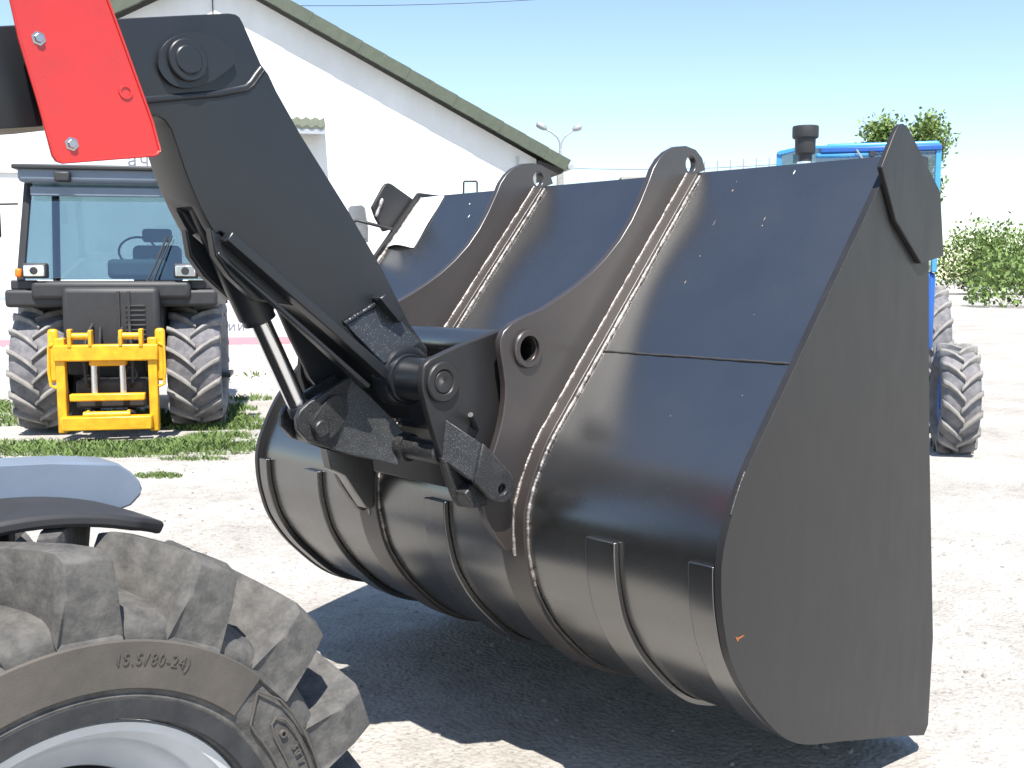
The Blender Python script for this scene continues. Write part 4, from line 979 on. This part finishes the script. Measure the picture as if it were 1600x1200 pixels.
# low flat roofed shed whose railing tops the bucket's edge
SD = 30.0; SS = SD / FPX
sh = thing('flat_shed', 'low flat roofed shed with a thin roof railing behind the bucket', 'shed', place(SD, (1130 - 800) * SS), RB)
def shx(u): return (u - 1130) * SS
def shz(v): return H + (433 - v) * SS
box('shed_wall', (shx(1130), 2.2, shz(285) / 2), (5.6, 4, shz(285)), PLASTER, sh, bevel=0)
box('shed_roof', (shx(1130), 2.2, shz(282)), (6.0, 4.4, .12), CONC, sh, bevel=.02)
for k in range(11):
    u = 1018 + k * 20
    rod('railing_post', (shx(u), .2, shz(282)), (shx(u), .2, shz(259 - k * 1.1)), .018, GALV, sh, 8)
for o_ in (0, 5): tube('railing_wire', [(shx(1018), .2, shz(262 + o_)), (shx(1218), .2, shz(251 + o_))], .009, GALV, sh, 6)
# leafy tree beyond the blue tractor
LEAF = mat('tree_leaf', (.17, .25, .06), rough=.55, nscale=.9, dark=(.10, .16, .04))
BARK = mat('tree_bark', (.13, .10, .08), rough=.9, nscale=12, nmix=.4)
TRD = 30.0; ST = TRD / FPX
def tree(name, u, vtop, vbase, wpx, label, seed, depth):
    s = depth / FPX; rr = random.Random(seed)
    t = thing(name, label, 'tree', place(depth, (u - 800) * s), RB)
    ztop = H + (433 - vtop) * s; zb = H + (433 - vbase) * s; rw = wpx * s / 2
    bm = bmesh.new(); tips = []
    add_tube(bm, [(0, 0, 0), (.05, 0, zb * .5), (0, .05, zb), (.02, 0, (zb + ztop) / 2)], .16, 10, rf=lambda i: (.20, .17, .13, .05)[i])
    for k in range(34):
        a = rr.random() * 6.28; z0 = rr.uniform(zb * .75, zb + (ztop - zb) * .5); L = rw * rr.uniform(.55, 1.1); el = rr.uniform(.3, 1.1)
        d = Vector((math.cos(a) * math.cos(el), math.sin(a) * math.cos(el), math.sin(el)))
        p0 = Vector((0, 0, z0)); p1 = p0 + d * L * .5 + Vector((rr.uniform(-.2, .2), 0, 0)); p2 = p0 + d * L + Vector((rr.uniform(-.3, .3), rr.uniform(-.3, .3), rr.uniform(0, .4)))
        p2.z = min(p2.z, ztop); add_tube(bm, [p0, p1, p2], .04, 5, rf=lambda i: (.045, .028, .010)[i]); tips += [p1, p2, p1.lerp(p2, .5)]
    frombm('trunk', bm, BARK, t)
    vs = []; fs = []
    for p in tips:
        for _ in range(rr.randint(120, 240)):
            q = p + Vector((rr.gauss(0, .20), rr.gauss(0, .20), rr.gauss(0, .19))); sz = rr.uniform(.05, .10)
            n = Vector((rr.gauss(0, 1), rr.gauss(0, 1), rr.gauss(.6, 1))).normalized(); a = n.orthogonal().normalized() ; b = n.cross(a)
            th = rr.random() * 6.28; a, b = a * math.cos(th) + b * math.sin(th), b * math.cos(th) - a * math.sin(th)
            k = len(vs); vs += [q - a * sz, q + b * sz * .5, q + a * sz, q - b * sz * .5]; fs.append((k, k + 1, k + 2, k + 3))
    mk('crown', vs, fs, LEAF, t, smooth=None)
tree('broadleaf_tree', 1392, 206, 275, 130, 'leafy green tree rising behind the blue tractor roof', 4, 30)
# distant hedge on the open right side
def hedge():
    rr = random.Random(9); vs = []; fs = []
    cl = [(rr.random(), rr.uniform(-4, 4), rr.uniform(.9, 2.6)) for _ in range(26)]
    for _ in range(16000):
        t, off, r_ = rr.choice(cl); p = place(60 + off, 24 + 40 * t, 0)
        th = rr.random() * 6.283; ph = math.acos(rr.uniform(-.3, 1)); rad = r_ * rr.uniform(.7, 1.05) * (1 + .25 * noise.noise(Vector((th * 2, ph * 2, t * 40))))
        q = p + Vector((math.cos(th) * math.sin(ph), math.sin(th) * math.sin(ph), math.cos(ph))) * rad + Vector((0, 0, r_ * .35)); sz = rr.uniform(.10, .22)
        n = Vector((rr.gauss(0, 1), rr.gauss(0, 1), rr.gauss(.6, 1))).normalized(); a = n.orthogonal().normalized(); b = n.cross(a)
        k = len(vs); vs += [q - a * sz, q + b * sz * .6, q + a * sz, q - b * sz * .6]; fs.append((k, k + 1, k + 2, k + 3))
    tag(mk('hedge', vs, fs, LEAF, smooth=None), kind='stuff')
hedge()
def tree_line():
    rr = random.Random(31); vs = []; fs = []
    cl = [(rr.random(), rr.uniform(-6, 6), rr.uniform(2.0, 4.4)) for _ in range(44)]
    for _ in range(60000):
        t, off, r_ = rr.choice(cl); p = place(105 + off, 22 + 75 * t, 0)
        th = rr.random() * 6.283; ph = math.acos(rr.uniform(-.6, 1)); rad = r_ * rr.uniform(.65, 1.05) * (1 + .3 * noise.noise(Vector((th * 2, ph * 2, t * 60))))
        q = p + Vector((math.cos(th) * math.sin(ph), math.sin(th) * math.sin(ph), math.cos(ph))) * rad + Vector((0, 0, r_ * .75)); sz = rr.uniform(.12, .26)
        n = Vector((rr.gauss(0, 1), rr.gauss(0, 1), rr.gauss(.6, 1))).normalized(); a = n.orthogonal().normalized(); b = n.cross(a)
        k = len(vs); vs += [q - a * sz, q + b * sz * .6, q + a * sz, q - b * sz * .6]; fs.append((k, k + 1, k + 2, k + 3))
    tag(mk('tree_line', vs, fs, LEAF, smooth=None), kind='stuff')
tree_line()
